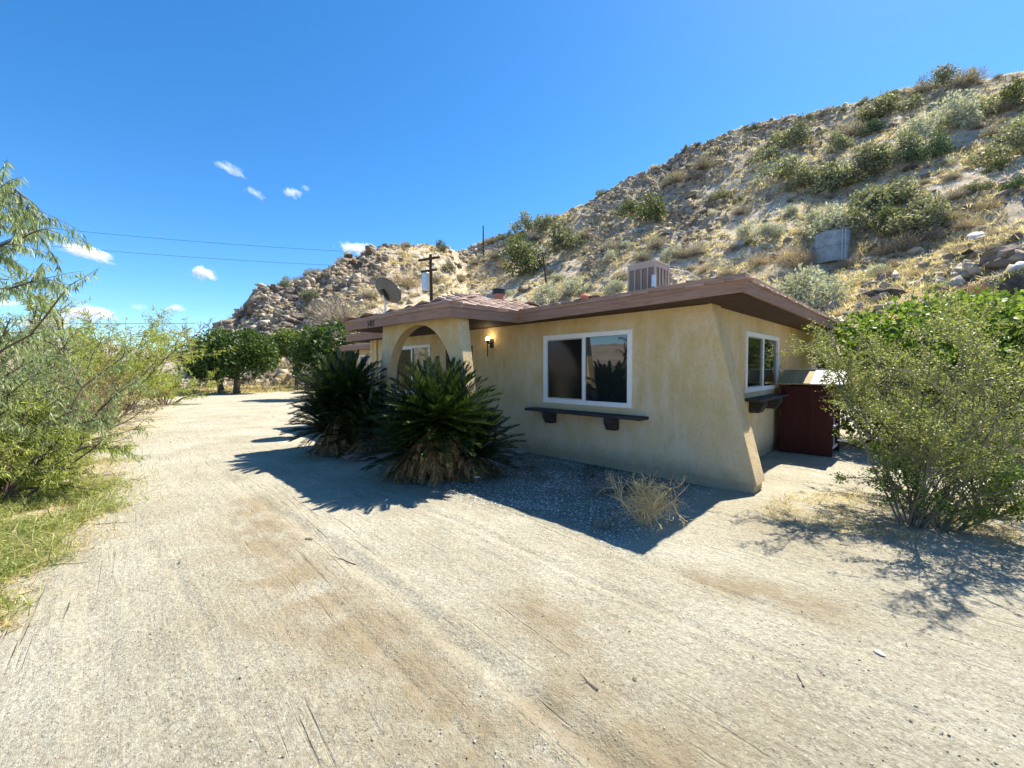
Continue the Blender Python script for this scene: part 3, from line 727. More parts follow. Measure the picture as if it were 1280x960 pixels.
# deck
ws = np.arange(-2.015, 9.8, .12); us = np.arange(-.58, 16.9, .12)
Wg, Ug = np.meshgrid(ws, us); Kg = roof_k(Wg, Ug); nn = len(ws)
idx = np.arange((len(us)-1)*nn).reshape(len(us)-1, nn)[:, :-1]
ok = (Kg[:-1, :-1] >= -.004) & (Kg[1:, :-1] >= -.004) & (Kg[:-1, 1:] >= -.004) & (Kg[1:, 1:] >= -.004)
q = idx[ok]; F = np.stack([q, q+1, q+nn+1, q+nn], 1)
V = np.stack([Wg.ravel(), Ug.ravel(), 2.585+np.maximum(Kg.ravel(), 0)], 1)
used = np.unique(F); remap = np.zeros(len(V), int); remap[used] = np.arange(len(used))
roof = mesh_obj('roof', V[used], remap[F], M_shingle, house)
# tiles laid in courses that follow each slope
rng = np.random.default_rng(5); ab = AB()
def tiles(rect, k, clip):
    w0, w1, u0, u1 = rect
    for side in range(4):
        along = (u1-u0) if side < 2 else (w1-w0); depth = min((w1-w0), (u1-u0))/2
        nr = int(depth/.27)+1
        for r_ in range(nr):
            d0 = -.022+r_*.27; L = .31; n = int(along/.24)+1; off = rng.random()*.24
            a = np.arange(n)*.24+off-.12
            keep = (a > d0+.0) & (a < along-d0-.0); a = a[keep]
            if not len(a): continue
            jj = rng.normal(size=len(a))*.010; hh = rng.random(len(a))*.010+.006
            wd = .225
            def P(al, dd, z):
                zb_ = 2.60+k*dd+z
                if side == 0: return np.stack([w0+dd, u0+al, zb_], -1)
                if side == 1: return np.stack([w1-dd, u0+al, zb_], -1)
                if side == 2: return np.stack([w0+al, u0+dd, zb_], -1)
                return np.stack([w0+al, u1-dd, zb_], -1)
            D0 = d0+jj; D1 = d0+L+jj
            top = [P(a-wd/2, D0, .012+hh), P(a+wd/2, D0, .012+hh), P(a+wd/2, D1, .004+hh*.3), P(a-wd/2, D1, .004+hh*.3)]
            bot = [P(a-wd/2, D0, -.008+hh), P(a+wd/2, D0, -.008+hh), P(a+wd/2, D1, -.016+0*hh), P(a-wd/2, D1, -.016+0*hh)]
            cw = (P(a, (D0+D1)/2, 0)); kk = roof_k(cw[:, 0], cw[:, 1]); mine = 2.60+k*(D0+D1)/2
            okk = (2.60+kk <= mine+.012) & ((kk > -.02))
            if not okk.any(): continue
            VV = np.stack(top+bot, 1)[okk]; m = len(VV); b = np.arange(m)[:, None]*8
            FF = np.concatenate([b+np.array([[0,1,2,3]]), b+np.array([[7,6,5,4]]), b+np.array([[0,4,5,1]]), b+np.array([[1,5,6,2]]), b+np.array([[2,6,7,3]]), b+np.array([[3,7,4,0]])])
            ab.add(VV.reshape(-1, 3), FF)
tiles((-.535, 9.8, -.579, 10.25), .2, None); tiles((-2.015, 3.4, 3.0085, 6.766), .30, None); tiles((1.9, 9.8, 4.0, 16.9), .2, None)
ab.build('roof_tiles', M_shingle, roof)
# fascia boards, mitred round the outline
def offset(poly, t):
    n = len(poly); out = []
    for i in range(n):
        p0, p1, p2 = (Vector(poly[i-1][:2]), Vector(poly[i][:2]), Vector(poly[(i+1) % n][:2]))
        d1 = (p1-p0).normalized(); d2 = (p2-p1).normalized()
        n1 = Vector((d1.y, -d1.x)); n2 = Vector((d2.y, -d2.x))
        bis = (n1+n2); bis = bis/(bis.dot(n1)); out.append(tuple(p1+bis*t))
    return out
area = sum(OUT[i-1][0]*OUT[i][1]-OUT[i][0]*OUT[i-1][1] for i in range(len(OUT)))
sg = 1 if area > 0 else -1                                     # positive t must point outwards
inn = offset(OUT, -.035*sg); mid_ = [p[:2] for p in OUT]; outr = offset(OUT, .014*sg)
n = len(OUT)
for i in range(n):
    j = (i+1) % n
    fb = MB()
    def prism4(A, B, C, D, za0, za1, zb0, zb1, mb_):
        mb_.add([(*A, za0), (*B, zb0), (*C, zb0), (*D, za0), (*A, za1), (*B, zb1), (*C, zb1), (*D, za1)], [(0,3,2,1),(4,5,6,7),(0,1,5,4),(1,2,6,5),(2,3,7,6),(3,0,4,7)])
    zi, zj = OUT[i][2], OUT[j][2]
    prism4(mid_[i], mid_[j], inn[j], inn[i], zi-.215, zi-.062, zj-.215, zj-.062, fb)
    f1 = fb.build('fascia_board', M_fascia, roof, bevel=.003)
    tb = MB(); prism4(outr[i], outr[j], inn[j], inn[i], zi-.060, zi, zj-.060, zj, tb); tb.build('eave_trim', M_trim, roof, bevel=.003)
# soffit boards under the eaves
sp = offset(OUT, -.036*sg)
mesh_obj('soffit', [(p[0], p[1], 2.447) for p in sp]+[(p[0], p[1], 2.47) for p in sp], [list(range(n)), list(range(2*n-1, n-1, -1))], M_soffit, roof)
# clay flue with its black cap, and the small red vent
fl = MB(); fl.cyl((1.55, 5.75), .155, .145, 2.9, 3.50, 20); f_ = fl.build('flue_pipe', M_clay, roof, smooth=False)
fl = MB(); fl.cyl((1.55, 5.75), .165, .165, 3.50, 3.62, 20); fl.cyl((1.55, 5.75), .175, .15, 3.62, 3.635, 20); fl.build('flue_cap', M_black, f_)
vt = MB(); vt.cyl((2.55, 3.80), .05, .045, 3.1, 3.27, 12); vt.cyl((2.55, 3.80), .085, .10, 3.25, 3.33, 14); vt.cyl((2.55, 3.80), .10, .03, 3.33, 3.40, 14)
vt.build('roof_vent', plain('red_vent_cap', (.50,.16,.11), .8, .15, 9, .2), roof)
# street number on the porch fascia
def text_obj(body, size, mat, parent, loc, rot, ext=.006, name='house_number'):
    cu = bpy.data.curves.new(name, 'FONT'); cu.body = body; cu.size = size; cu.extrude = ext; cu.align_x = 'CENTER'; cu.align_y = 'CENTER'
    cu.space_character = 1.35
    o = bpy.data.objects.new(name, cu); COL.objects.link(o)
    dg = bpy.context.evaluated_depsgraph_get(); me = bpy.data.meshes.new_from_object(o.evaluated_get(dg)); bpy.data.objects.remove(o)
    me.materials.clear(); me.materials.append(mat)
    q = bpy.data.objects.new(name, me); COL.objects.link(q); q.parent = parent; q.location = loc; q.rotation_euler = rot; return q
text_obj('585', .155, plain('dark_bronze_numeral', (.04,.022,.022), .5, .1, 5, 0), house, (-2.024, 5.56, 2.475), (R(90), 0, R(-90)))
# window shelves
def shelf(axis, a0, a1, z, outw, brs, label):
    s = MB()
    if axis == 'u': s.box((-outw, a0, z-.045), (-.002, a1, z))
    else: s.box((a0, -outw, z-.045), (a1, -.002, z))
    sh = s.build('window_shelf', M_darkwood, house, bevel=.006); sh['label'] = label
    for b in brs:
        m = MB(); p = [(0, z-.048), (-outw*.82, z-.048), (-outw*.82, z-.13), (-outw*.55, z-.25), (-.0, z-.25)]
        if axis == 'u': m.prism([(x, zz) for x, zz in p], 1, b-.075, b+.075)
        else: m.prism([(y, zz) for y, zz in p], 0, b-.13, b+.13)
        m.build('bracket', M_darkwood, sh, bevel=.006)
shelf('u', .83, 3.12, .875, .27, (2.66, 1.40), 'long dark wooden shelf under the front window')
shelf('w', 1.45, 3.35, 1.10, .26, (1.95, 2.95), 'dark wooden shelf under the side window')

# wall lamp
lamp = thing('wall_lamp', 'lit bare-bulb black wall lamp between the arch and the front window', 'wall lamp', h2w(0, 4.30, 2.12), TH)
m = MB(); m.box((-.022, -.05, -.10), (-.001, .05, .09)); m.tube([(-.02, 0, .0), (-.07, .0, -.01), (-.12, 0, .0)], .014, 8); m.cyl((-.12, 0), .012, .012, -.28, .02, 8); m.cyl((-.12, 0), .02, .045, -.01, .05, 12)
m.build('bracket', M_black, lamp)
bm = bmesh.new(); bmesh.ops.create_uvsphere(bm, u_segments=16, v_segments=10, radius=.043); me = bpy.data.meshes.new('bulb'); bm.to_mesh(me); bm.free(); me.materials.append(mat_emit('lit_bulb', (1, .86, .60), 6)); bo = bpy.data.objects.new('bulb', me); COL.objects.link(bo); bo.parent = lamp; bo.location = (-.12, 0, .085)
ll = bpy.data.lights.new('bulb_light', 'POINT'); ll.energy = .45; ll.color = (1, .70, .32); ll.shadow_soft_size = .04
lo = bpy.data.objects.new('bulb_light', ll); COL.objects.link(lo); lo.parent = lamp; lo.location = (-.12, 0, .16)

# evaporative cooler on the roof
cz = 3.43
cool = thing('rooftop_cooler', 'boxy metal cooler with brown slatted sides on the roof', 'air cooler', h2w(4.1, 2.95, cz), TH)
m = MB(); h_ = .37
for sx in (-1, 1):
    for sy in (-1, 1): m.box((sx*h_-.045*(sx > 0)-.0*(sx < 0), sy*h_-.045*(sy > 0), 0), (sx*h_+.045*(sx < 0), sy*h_+.045*(sy < 0), .72))
m.box((-h_, -h_, 0), (h_, h_, .05)); m.box((-h_+.004, -h_+.004, .60), (h_-.004, h_-.004, .715))
for k in (-1, 0, 1):
    for s in (-1, 1):
        m.box((k*.17-.014, s*h_-.012, .05), (k*.17+.014, s*h_+.012, .6)); m.box((s*h_-.012, k*.17-.014, .05), (s*h_+.012, k*.17+.014, .6))
m.build('frame', M_coolm, cool)
m = MB(); m.box((-h_+.02, -h_+.02, .05), (h_-.02, h_-.02, .60)); m.build('pads', M_coolp, cool)
m = MB(); m.add([(-h_-.02, -h_-.02, .717), (h_+.02, -h_-.02, .717), (h_+.02, h_+.02, .717), (-h_-.02, h_+.02, .717), (-h_-.02, -h_-.02, .74), (h_+.02, -h_-.02, .74), (h_+.02, h_+.02, .74), (-h_-.02, h_+.02, .74), (0, 0, .80)], [(0,3,2,1),(0,1,5,4),(1,2,6,5),(2,3,7,6),(3,0,4,7),(4,5,8),(5,6,8),(6,7,8),(7,4,8)])
m.build('lid', plain('pale_cooler_lid', (.50,.46,.41), .5, .06, 5, .03), cool)
m = MB(); m.cyl((-h_-.06, -h_+.02), .055, .055, .10, .38, 12); m.build('motor_can', M_galv, cool)
for sx in (-.3, .3):
    for sy in (-.3, .3): m = MB(); m.box((sx-.03, sy-.03, -.35), (sx+.03, sy+.03, -.002)); m.build('leg', M_coolm, cool)
m = MB(); m.tube([(h_-.02, -h_, .66), (h_+.4, -h_-.3, .60), (h_+.8, -h_-.6, .34), (h_+1.1, -h_-.8, -.1)], .012, 6); m.build('water_line', M_galv, cool)

# satellite dish
DX, DY, DZ = -3.33, 10.95, 3.60
dish = thing('satellite_dish', 'large round grey satellite dish on a mast above the porch eave', 'satellite dish', (DX, DY, 2.7))
bm = bmesh.new()
ring = []
for r_ in range(9):
    rr = r_/8; row = []
    for k in range(36):
        a = k/36*2*math.pi; row.append(bm.verts.new((rr*.44*math.cos(a), rr*.39*math.sin(a), .12*rr*rr-.0)))
        if r_ == 0: break
    ring.append(row)
for k in range(36): bm.faces.new([ring[0][0], ring[1][k], ring[1][(k+1) % 36]])
for r_ in range(1, 8):
    for k in range(36): bm.faces.new([ring[r_][k], ring[r_+1][k], ring[r_+1][(k+1) % 36], ring[r_][(k+1) % 36]])
bmesh.ops.solidify(bm, geom=list(bm.faces), thickness=.012)
me = bpy.data.meshes.new('reflector'); bm.to_mesh(me); bm.free(); me.materials.append(M_dish)
for p in me.polygons: p.use_smooth = True
ro = bpy.data.objects.new('reflector', me); COL.objects.link(ro); ro.parent = dish
look = Vector((.45, .60, .62)).normalized()                     # it faces away from the drive, up to the south
ro.rotation_euler = look.to_track_quat('Z', 'Y').to_euler(); ro.location = (0, 0, DZ-2.7)
RM = ro.rotation_euler.to_matrix(); B0 = Vector((0, 0, DZ-2.7))
m = MB(); m.tube([(0, 0, -.1), (0, 0, .40), (.0, -.02, .62), tuple(B0-look*.10)], .028, 10); m.build('mast', M_galv, dish)
m = MB(); m.tube([(0, 0, .34), (-.22, .05, .0)], .014, 6); m.tube([(0, 0, .34), (.2, .12, .02)], .014, 6); m.build('mast_brace', M_galv, dish)
m = MB(); m.box((-.07, -.10, -.09), (.07, .12, -.005), Matrix.Translation(B0) @ RM.to_4x4()); m.box((-.045, -.20, -.06), (.045, -.1, -.012), Matrix.Translation(B0) @ RM.to_4x4()); m.build('mount', M_black, dish, bevel=.008)
tip = B0+RM @ Vector((0, -.12, .46))
m = MB(); m.tube([tuple(B0+RM @ Vector((0, -.36, .08))), tuple(B0+RM @ Vector((0, -.34, .30))), tuple(tip)], .012, 6); m.build('feed_arm', M_galv, dish)
m = MB(); m.tube([tuple(tip), tuple(tip+RM @ Vector((0, .02, -.11)))], [.03, .04], 10); m.build('receiver', M_white, dish)
# the small half-round vent beside it
bm = bmesh.new(); bmesh.ops.create_uvsphere(bm, u_segments=20, v_segments=12, radius=.2)
bmesh.ops.delete(bm, geom=[v for v in bm.verts if v.co.z < -.01], context='VERTS')
for v in bm.verts: v.co.x *= 1.35
bmesh.ops.solidify(bm, geom=list(bm.faces), thickness=.01)
me = bpy.data.meshes.new('roof_dome'); bm.to_mesh(me); bm.free(); me.materials.append(M_dish)
dm = bpy.data.objects.new('roof_dome', me); COL.objects.link(dm); dm.location = (-3.95, 10.6, 2.68); dm.rotation_euler = (0, 0, .6)
tag(dm, 'small grey half-round vent hood at the foot of the satellite dish', 'roof vent')

# maroon lean-to cupboard by the side wall
shed = thing('garden_cupboard', 'maroon wooden cupboard with a gabled plywood roof by the side wall', 'garden cupboard', h2w(3.35, -.12, 0), TH)
m = MB(); Lw, Dw = .80, .80
m.box((0, -Lw, 0), (.03, 0, 1.25)); m.box((Dw-.03, -Lw, 0), (Dw, 0, 1.25)); m.box((.03, -.03, 0), (Dw-.03, 0, 1.25)); m.build('side_panel', M_maroon, shed, bevel=.004)
m = MB()
for zz in (.12, .5, .9): m.box((.03, -Lw+.02, zz), (Dw-.03, -.03, zz+.03))
m.build('shelf', M_whiteply, shed)
M_card = plain('grey_cardboard', (.30,.28,.25), .8, .3, 3, .1)
for (xx, zz, s) in ((.12, .93, .13), (.40, .93, .10), (.2, .53, .16), (.5, .53, .12), (.15, .15, .2), (.5, .15, .15)): m = MB(); m.box((xx, -Lw+.05, zz), (xx+s, -Lw+.05+s, zz+s*1.1)); m.build('stored_box', M_card, shed, bevel=.01)
def slope(x0, z0, x1, z1, y0, y1, t=.018):
    return [(x0, y0, z0), (x1, y0, z1), (x1, y1, z1), (x0, y1, z0), (x0, y0, z0+t), (x1, y0, z1+t), (x1, y1, z1+t), (x0, y1, z0+t)], [(0,3,2,1),(4,5,6,7),(0,1,5,4),(1,2,6,5),(2,3,7,6),(3,0,4,7)]
rz_, ez = 1.53, 1.29
for (y0, y1, mt, nm, lab) in ((-.20, .02, M_oliveply, 'roof_panel', None), (-.48, -.205, M_oliveply, 'roof_panel', None)):
    m = MB(); m.add(*slope(-.18, ez, .36, rz_, y0, y1)); m.build(nm, mt, shed)
m = MB(); m.add(*slope(-.19, ez, .36, rz_+.012, -.98, -.485)); wp = m.build('roof_panel', M_whiteply, shed); wp['label'] = 'white painted roof panel catching the sun'
m = MB(); m.add(*slope(.92, ez, .385, rz_+.006, -1.02, .02)); yp = m.build('roof_panel', M_yellow, shed); yp['label'] = 'yellow rear roof panel'
m = MB(); m.box((.33, -.99, rz_+.018), (.41, .02, rz_+.034)); m.build('ridge_cap', M_galv, shed)
m = MB(); m.prism([(.0, 1.252), (Dw, 1.252), (Dw*.5-.03, 1.50)], 1, -Lw, -Lw+.02); m.build('gable', M_yellow, shed)
m = MB(); m.box((.04, -1.02, .3), (.1, -.86, .33)); m.build('side_ledge', M_whiteply, shed)
# ------------------------------------------------------------------ cycads in front of the porch
def frond(p, az, el, L, rng, bend=1.1, dead=False, pairs=44):
    d = np.array([math.cos(az)*math.cos(el), math.sin(az)*math.cos(el), math.sin(el)])
    n = 9; pts = [np.array(p, float)]; s = L/n
    tw = rng.normal()*.12
    for i in range(n):
        d = unit(d+np.array([-math.sin(az)*tw, math.cos(az)*tw, -bend*(.35+i/n)])*s); pts.append(pts[-1]+d*s)
    pts = np.array(pts)
    t = np.linspace(.14, .995, pairs)*n; i = np.minimum(t.astype(int), n-1); f = (t-i)[:, None]
    q = pts[i]*(1-f)+pts[i+1]*f; T = unit(pts[i+1]-pts[i])
    S = unit(np.cross(T, np.array([0, 0, 1.])+1e-3)); N = unit(np.cross(S, T))
    tt = np.linspace(0, 1, pairs)[:, None]
    ln = (.035+.135*np.sin(np.clip(tt*.86+.12, 0, 1)*math.pi)**.6)*L
    P = []; D = []; LL = []
    for s_ in (-1, 1):
        ang = (1.15-.75*tt)+rng.normal(size=(pairs, 1))*.06
        dd = T*np.cos(ang)+S*s_*np.sin(ang)+N*(.38 if not dead else -.15)
        if dead: dd = dd+rng.normal(size=(pairs, 3))*.22+np.array([0, 0, -.35])
        P.append(q); D.append(dd); LL.append(ln[:, 0]*(rng.uniform(.5, .95, pairs) if dead else rng.uniform(.9, 1.05, pairs)))
    P = np.concatenate(P); D = np.concatenate(D); LL = np.concatenate(LL)
    V, F = leaf_quads(P, D, LL, (.0155 if not dead else .012)*(L+.3), rng, N=unit(np.repeat(N[None], 2, 0).reshape(-1, 3)+rng.normal(size=(2*pairs, 3))*.25))
    tv, tf = tube_arr(pts, np.linspace(.011, .003, len(pts)), 4)
    return V, F, tv, tf
def cycad(loc, heads, label, seed):
    rng = np.random.default_rng(seed)
    root = thing('sago_cycad', label, 'cycad', loc, 0, 'cycads in front of the porch')
    trunk = MB(); G = AB(); B = AB(); GR = AB()
    for (dx, dy, hz_, L, ng, nb) in heads:
        trunk.tube([(dx*.5, dy*.5, -.05), (dx*.8, dy*.8, hz_*.5), (dx, dy, hz_+.02)], [.17, .15, .13], 12)
        for k in range(ng):
            u_ = (k+.5)/ng; el = R(84)-(u_**.8)*R(98); az = k*2.39996+rng.normal()*.12
            V, F, tv, tf = frond((dx+math.cos(az)*.06, dy+math.sin(az)*.06, hz_+.05-.1*u_), az, el, L*rng.uniform(.85, 1.1), rng, bend=.42+.35*(1-u_))
            G.add(V, F); G.add(tv, tf)
        for k in range(nb):
            az = k*2.39996+rng.normal()*.2; el = R(rng.uniform(-62, -8)); zz = hz_-rng.uniform(.05, .30)
            V, F, tv, tf = frond((dx+math.cos(az)*.1, dy+math.sin(az)*.1, zz), az, el, L*rng.uniform(.55, .85), rng, bend=2.6, dead=True, pairs=34)
            V[:, 2] = np.maximum(V[:, 2], .015+rng.random(len(V))*.03); tv[:, 2] = np.maximum(tv[:, 2], .02)
            B.add(V, F); B.add(tv, tf)
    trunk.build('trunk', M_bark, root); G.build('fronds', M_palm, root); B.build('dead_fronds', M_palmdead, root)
cycad((-1.08, 6.0, 0), [(0, 0, .80, .89, 170, 150), (.48, .12, .36, .72, 70, 50), (-.40, .08, .42, .76, 60, 50)], 'near cycad with pale lit top fronds and a skirt of brown dead fronds', 3)
cycad((-3.20, 7.95, 0), [(0, 0, .98, .94, 160, 90), (-.25, -.12, .50, .74, 75, 45), (.5, -.3, .42, .78, 50, 35)], 'shaded dark cycad on the drive side of the arched porch', 4)

# ------------------------------------------------------------------ shrubs at the right
def creosote(loc, h, spread, label, seed, mat=None, twig=None, stems=15, dens=60, cat='shrub', L=.027, group=None, levels=4, kids=(7, 5, 3), name='creosote_bush', jit=.10, W=.5, lens=(1,.42,.4,.45), gravity=.0, r0=.02, lean=(0, 0)):
    rng = np.random.default_rng(seed)
    root = thing(name, label, cat, loc, 0, group)
    br = branching((0, 0, -.03), rng, stems, h, spread, levels, kids, r0, .6, lens, (-.03, -.1, -.05), jit, .10, lean)
    wood(br, 'stems', twig or M_twig, root)
    V, F = leaves_on(br, rng, dens, 0, L, L*W, .45, gravity, .016, clump=2.6)
    mesh_obj('leaves', V, F, mat or M_creo, root)
    return root
creosote((4.0, 4.08, 0), 2.2, .58, 'airy small-leaved shrub in front of the maroon cupboard', 14, stems=17, dens=125, r0=.012, jit=.13, kids=(10,5,3), lens=(1,.30,.42,.45), lean=(.26, .05))
creosote((5.1, 4.35, 0), 2.1, .75, 'airy small-leaved shrub cut by the right edge of the photo', 12, stems=15, dens=130, r0=.012, jit=.13, kids=(10,5,3), lens=(1,.30,.42,.45), lean=(.26, .05))
creosote((4.2, 3.98, 0), .8, 1.2, 'low bright green weedy shrub at the foot of the airy shrubs', 13, M_mul, stems=20, dens=190, L=.032, levels=3, r0=.01)
def leafy(name, label, cat, loc, blobs, n, L, W, mat, seed, trunks, group=None, bark=None, r=.12, grav=.2):
    rng = np.random.default_rng(seed)
    root = thing(name, label, cat, loc, 0, group)
    tm = AB()
    for (x0, y0, x1, y1, z1) in trunks:
        pts = np.array([(x0, y0, -.1), (x0*.6+x1*.4, y0*.6+y1*.4, z1*.5), (x1, y1, z1)])+rng.normal(size=(3, 3))*.03
        V, F = tube_arr(pts, [r, r*.75, r*.4], 8); tm.add(V, F)
        B = np.array(blobs, float)
        for k in range(7):
            b = B[rng.integers(len(B))]; tgt = b[:3]+rand_dirs(1, rng)[0]*b[3:]*.7
            st = pts[1]+(pts[2]-pts[1])*rng.random(); midp = (st+tgt)/2+np.array([0, 0, .15])
            V, F = tube_arr(np.array([st, midp, tgt]), [r*.4, r*.22, r*.06], 5); tm.add(V, F)
    tm.build('trunk', bark or M_bark, root, smooth=True)
    V, F = blob_crown(blobs, n, L, W, rng, grav); mesh_obj('crown', V, F, mat, root)
    return root
leafy('leafy_shrub_tree', 'dense bright green broad-leaved tree behind the airy shrubs', 'tree', (8.6, 8.0, 0),
      [(-1.15,.2,1.15,.85,.9,1.1),(-.6,-.5,1.0,1.2,1.1,1.0),(-.4,.3,1.9,1.25,1.1,1.05),(.6,-.6,1.8,1.3,1.2,1.1),(-.55,1.3,1.9,.9,.9,.9),(1.4,-.2,1.5,1.4,1.2,1.3),(.6,-.9,.8,1.3,1.0,.8),(1.0,.9,2.15,1.3,1.2,1.0)],
      30000, .105, .080, M_mul, 21, [(0,0,-.3,0,1.6),(.3,.1,.9,-.3,1.7),(-.2,.2,-1.1,.4,1.5)])
leafy('leafy_shrub_tree', 'broad-leaved green tree farther right, cut by the photo edge', 'tree', (11.6, 8.2, 0),
      [(-.8,-.3,1.6,1.4,1.2,1.3),(.5,-.2,1.9,1.5,1.3,1.4),(1.6,.3,1.6,1.3,1.3,1.3),(-.2,-.9,.9,1.4,1.0,.9),(.2,1,2.2,1.4,1.2,1.1)],
      20000, .11, .085, M_mul, 22, [(0,0,-.3,0,1.7),(.3,.1,.9,.1,1.7)])

# dead shrub on the gravel
rng = np.random.default_rng(31)
dead = thing('dead_bush', 'small dead bush of pale tangled twigs on the gravel under the front window', 'dead bush', (1.36, 4.22, 0))
br = branching((0, 0, -.02), rng, 16, .46, 1.0, 2, (3,), .009, .5, (1, .5), (0, 0, 0), .10, .05)
tips = [b for b in br if b[3] == 0]
for pts, ra, rb, lv in tips:
    if rng.random() < .15: continue
    for k in range(7):
        side = np.array([-.5, .1, .0])+rng.normal(size=3)*.75
        q = bez(pts[-1]-(pts[-1]-pts[-3])*rng.random(), side, rng.uniform(.12, .36), (rng.normal()*3, rng.normal()*3, rng.normal()*2-1), 6, rng, .28)
        br.append((q, .0055, .002, 2))
        for j in range(2): br.append((bez(q[3], rng.normal(size=3), rng.uniform(.05, .14), (0, 0, -2), 4, rng, .35), .0025, .001, 3))
wood(br, 'twigs', M_palebark, dead)
V, F = leaves_on(br, rng, 60, 2, .06, .004, .4, .1, .02); mesh_obj('dry_leaves', V, F, M_straw, dead)
rng = np.random.default_rng(33)
for k, (x, y, s, lab) in enumerate(((.95, 4.05, .16, 'flattened grey dead weed just left of the pale dead bush'), (1.75, 4.9, .30, 'brown dead weed between the pale dead bush and the wall'), (1.05, 5.1, .26, 'thin dry weed under the bracket of the long shelf'))):
    w_ = thing('dead_weed', lab, 'dead weed', (x, y, 0))
    wood(branching((0, 0, -.01), rng, 14, s, 1.5, 3, (4, 3), .004, .2, (1, .6, .5), (0, 0, 0), .2, .03), 'twigs', M_greytwig if k else M_twig, w_)

# ------------------------------------------------------------------ willows and brush along the left of the drive
def limb(pts_px_world, rng, twigs, tw_len, r0, lv=1):
    P = np.array(pts_px_world, float)
    t = np.linspace(0, 1, 9); k = np.linspace(0, 1, len(P))
    pts = np.stack([np.interp(t, k, P[:, i]) for i in range(3)], 1)+rng.normal(size=(9, 3))*.012
    out = [(pts, r0, r0*.3, 0)]
    for j in range(twigs):
        u_ = rng.uniform(.15, 1)*8; i = min(int(u_), 7); q = pts[i]+(pts[i+1]-pts[i])*(u_-i)
        d = unit(pts[i+1]-pts[i])*.8+rng.normal(size=3)*.45
        out.append((bez(q, d, tw_len*rng.uniform(.5, 1.2), (0, 0, -1.6), 6, rng, .08), r0*.3, r0*.08, 2))
    return out
rng = np.random.default_rng(41)
wil = thing('willow', 'drooping grey-green willow reaching in at the left edge', 'tree', (0, 0, 0))
br = []
trunk = [(-6.3,4.5,-.1),(-6.1,4.4,1.2),(-5.8,4.3,2.2),(-5.5,4.2,3.0)]
br += limb(trunk, rng, 14, .8, .07)
for P, tw, tl in (([(-5.75,4.3,2.3),(-5.1,4.05,2.68),(-4.5,4.0,2.86),(-4.2,3.95,2.92)], 24, .42), ([(-5.9,4.3,1.9),(-5.1,4.0,2.33),(-4.5,4.0,2.38),(-4.25,3.95,2.48)], 22, .40),
                  ([(-5.8,4.3,2.6),(-5.3,4.2,3.25),(-4.9,4.1,3.35),(-4.6,4.05,3.2)], 30, .5), ([(-5.6,4.4,2.8),(-5.3,4.6,3.6),(-5.0,4.5,3.5),(-4.8,4.4,3.2)], 26, .5),
                  ([(-6.0,4.3,1.1),(-4.95,4.0,1.62),(-4.35,4.0,2.0),(-4.0,4.0,2.42)], 6, .26), ([(-6.0,4.6,1.3),(-4.9,4.1,1.75),(-4.6,4.0,2.1)], 6, .26),
                  ([(-5.8,4.4,2.0),(-5.2,4.2,2.9),(-4.85,4.1,3.05)], 22, .42), ([(-5.9,4.5,1.6),(-5.4,4.3,1.9),(-4.95,4.1,2.0)], 14, .4),
                  ([(-5.9,4.4,2.0),(-5.4,4.1,2.6),(-4.95,4.0,2.62)], 18, .45)):
    br += limb(P, rng, tw, tl, .016)
wood(br, 'trunk', M_bark, wil)
b2 = [b for b in br if b[3] == 2]
V1, F1 = leaves_on(b2, rng, 95, 2, .105, .0115, .35, 1.3, .006)
mesh_obj('crown', V1, F1, M_willow, wil)
wil.location.x = -.24
def willow_bush(loc, h, spread, label, seed, mat, stems=9, dens=38, L=.10, W=.013, kids=(7, 5), grav=.5, group=None, r0=.035):
    rng = np.random.default_rng(seed)
    root = thing('willow_bush', label, 'shrub', loc, 0, group)
    br = branching((0, 0, -.05), rng, stems, h, spread, 3, kids, r0, .5, (1, .45, .45), (-.02, -.15, -.5), .10, .25)
    wood(br, 'stems', M_bark, root)
    V, F = leaves_on(br, rng, dens, 1, L, W, .4, grav, .02); mesh_obj('leaves', V, F, mat, root)
willow_bush((-6.5, 5.25, 0), 1.5, .7, 'bright weeping willow shrub at the left edge above the green grass', 51, M_willow, 16, 95, .09, .012, (9, 5), 1.0)
willow_bush((-6.1, 4.65, 0), 1.1, .7, 'low leaning willow shrub nearest the camera at the left edge', 57, M_willowy, 16, 100, .08, .011, (9, 5), .8)
willow_bush((-9.2, 6.9, 0), 1.6, .5, 'willow shrub behind the weeping one at the left edge', 52, M_willow, 14, 50, .10, .013, (8, 5), .8)
willow_bush((-12.4, 12.4, 0), 3.3, .75, 'tall feathery yellow-green willow shrub under the broad low cloud', 53, M_willowy, 13, 34, .13, .022, (8, 6), .3)
willow_bush((-15.3, 16.4, 0), 3.2, .75, 'feathery willow shrub left of the bare tree', 54, M_willowy, 12, 30, .15, .03, (8, 6), .3)
willow_bush((-15.6, 18.6, 0), 1.5, 1.2, 'low rounded yellow-green shrub at the end of the roadside thicket', 55, M_willowy, 14, 34, .14, .03, (7, 5), .1)
willow_bush((-11.6, 9.8, 0), 2.5, .6, 'green willow shrub behind the olive-brown brush', 56, M_willow, 12, 40, .11, .016, (8, 5), .5)
creosote((-9.7, 9.2, 0), 1.35, 1.15, 'olive-brown brush with dark bare lower stems beside the drive', 61, M_brownc, M_greytwig, stems=18, dens=55, L=.05, W=.42, levels=4, kids=(6, 5, 2), r0=.022, name='brown_brush')
creosote((-10.9, 11.0, 0), 1.5, 1.2, 'olive-brown brush in the middle of the roadside thicket', 62, M_brownc, M_greytwig, stems=16, dens=45, L=.06, W=.42, levels=4, kids=(6, 5, 2), r0=.022, name='brown_brush')
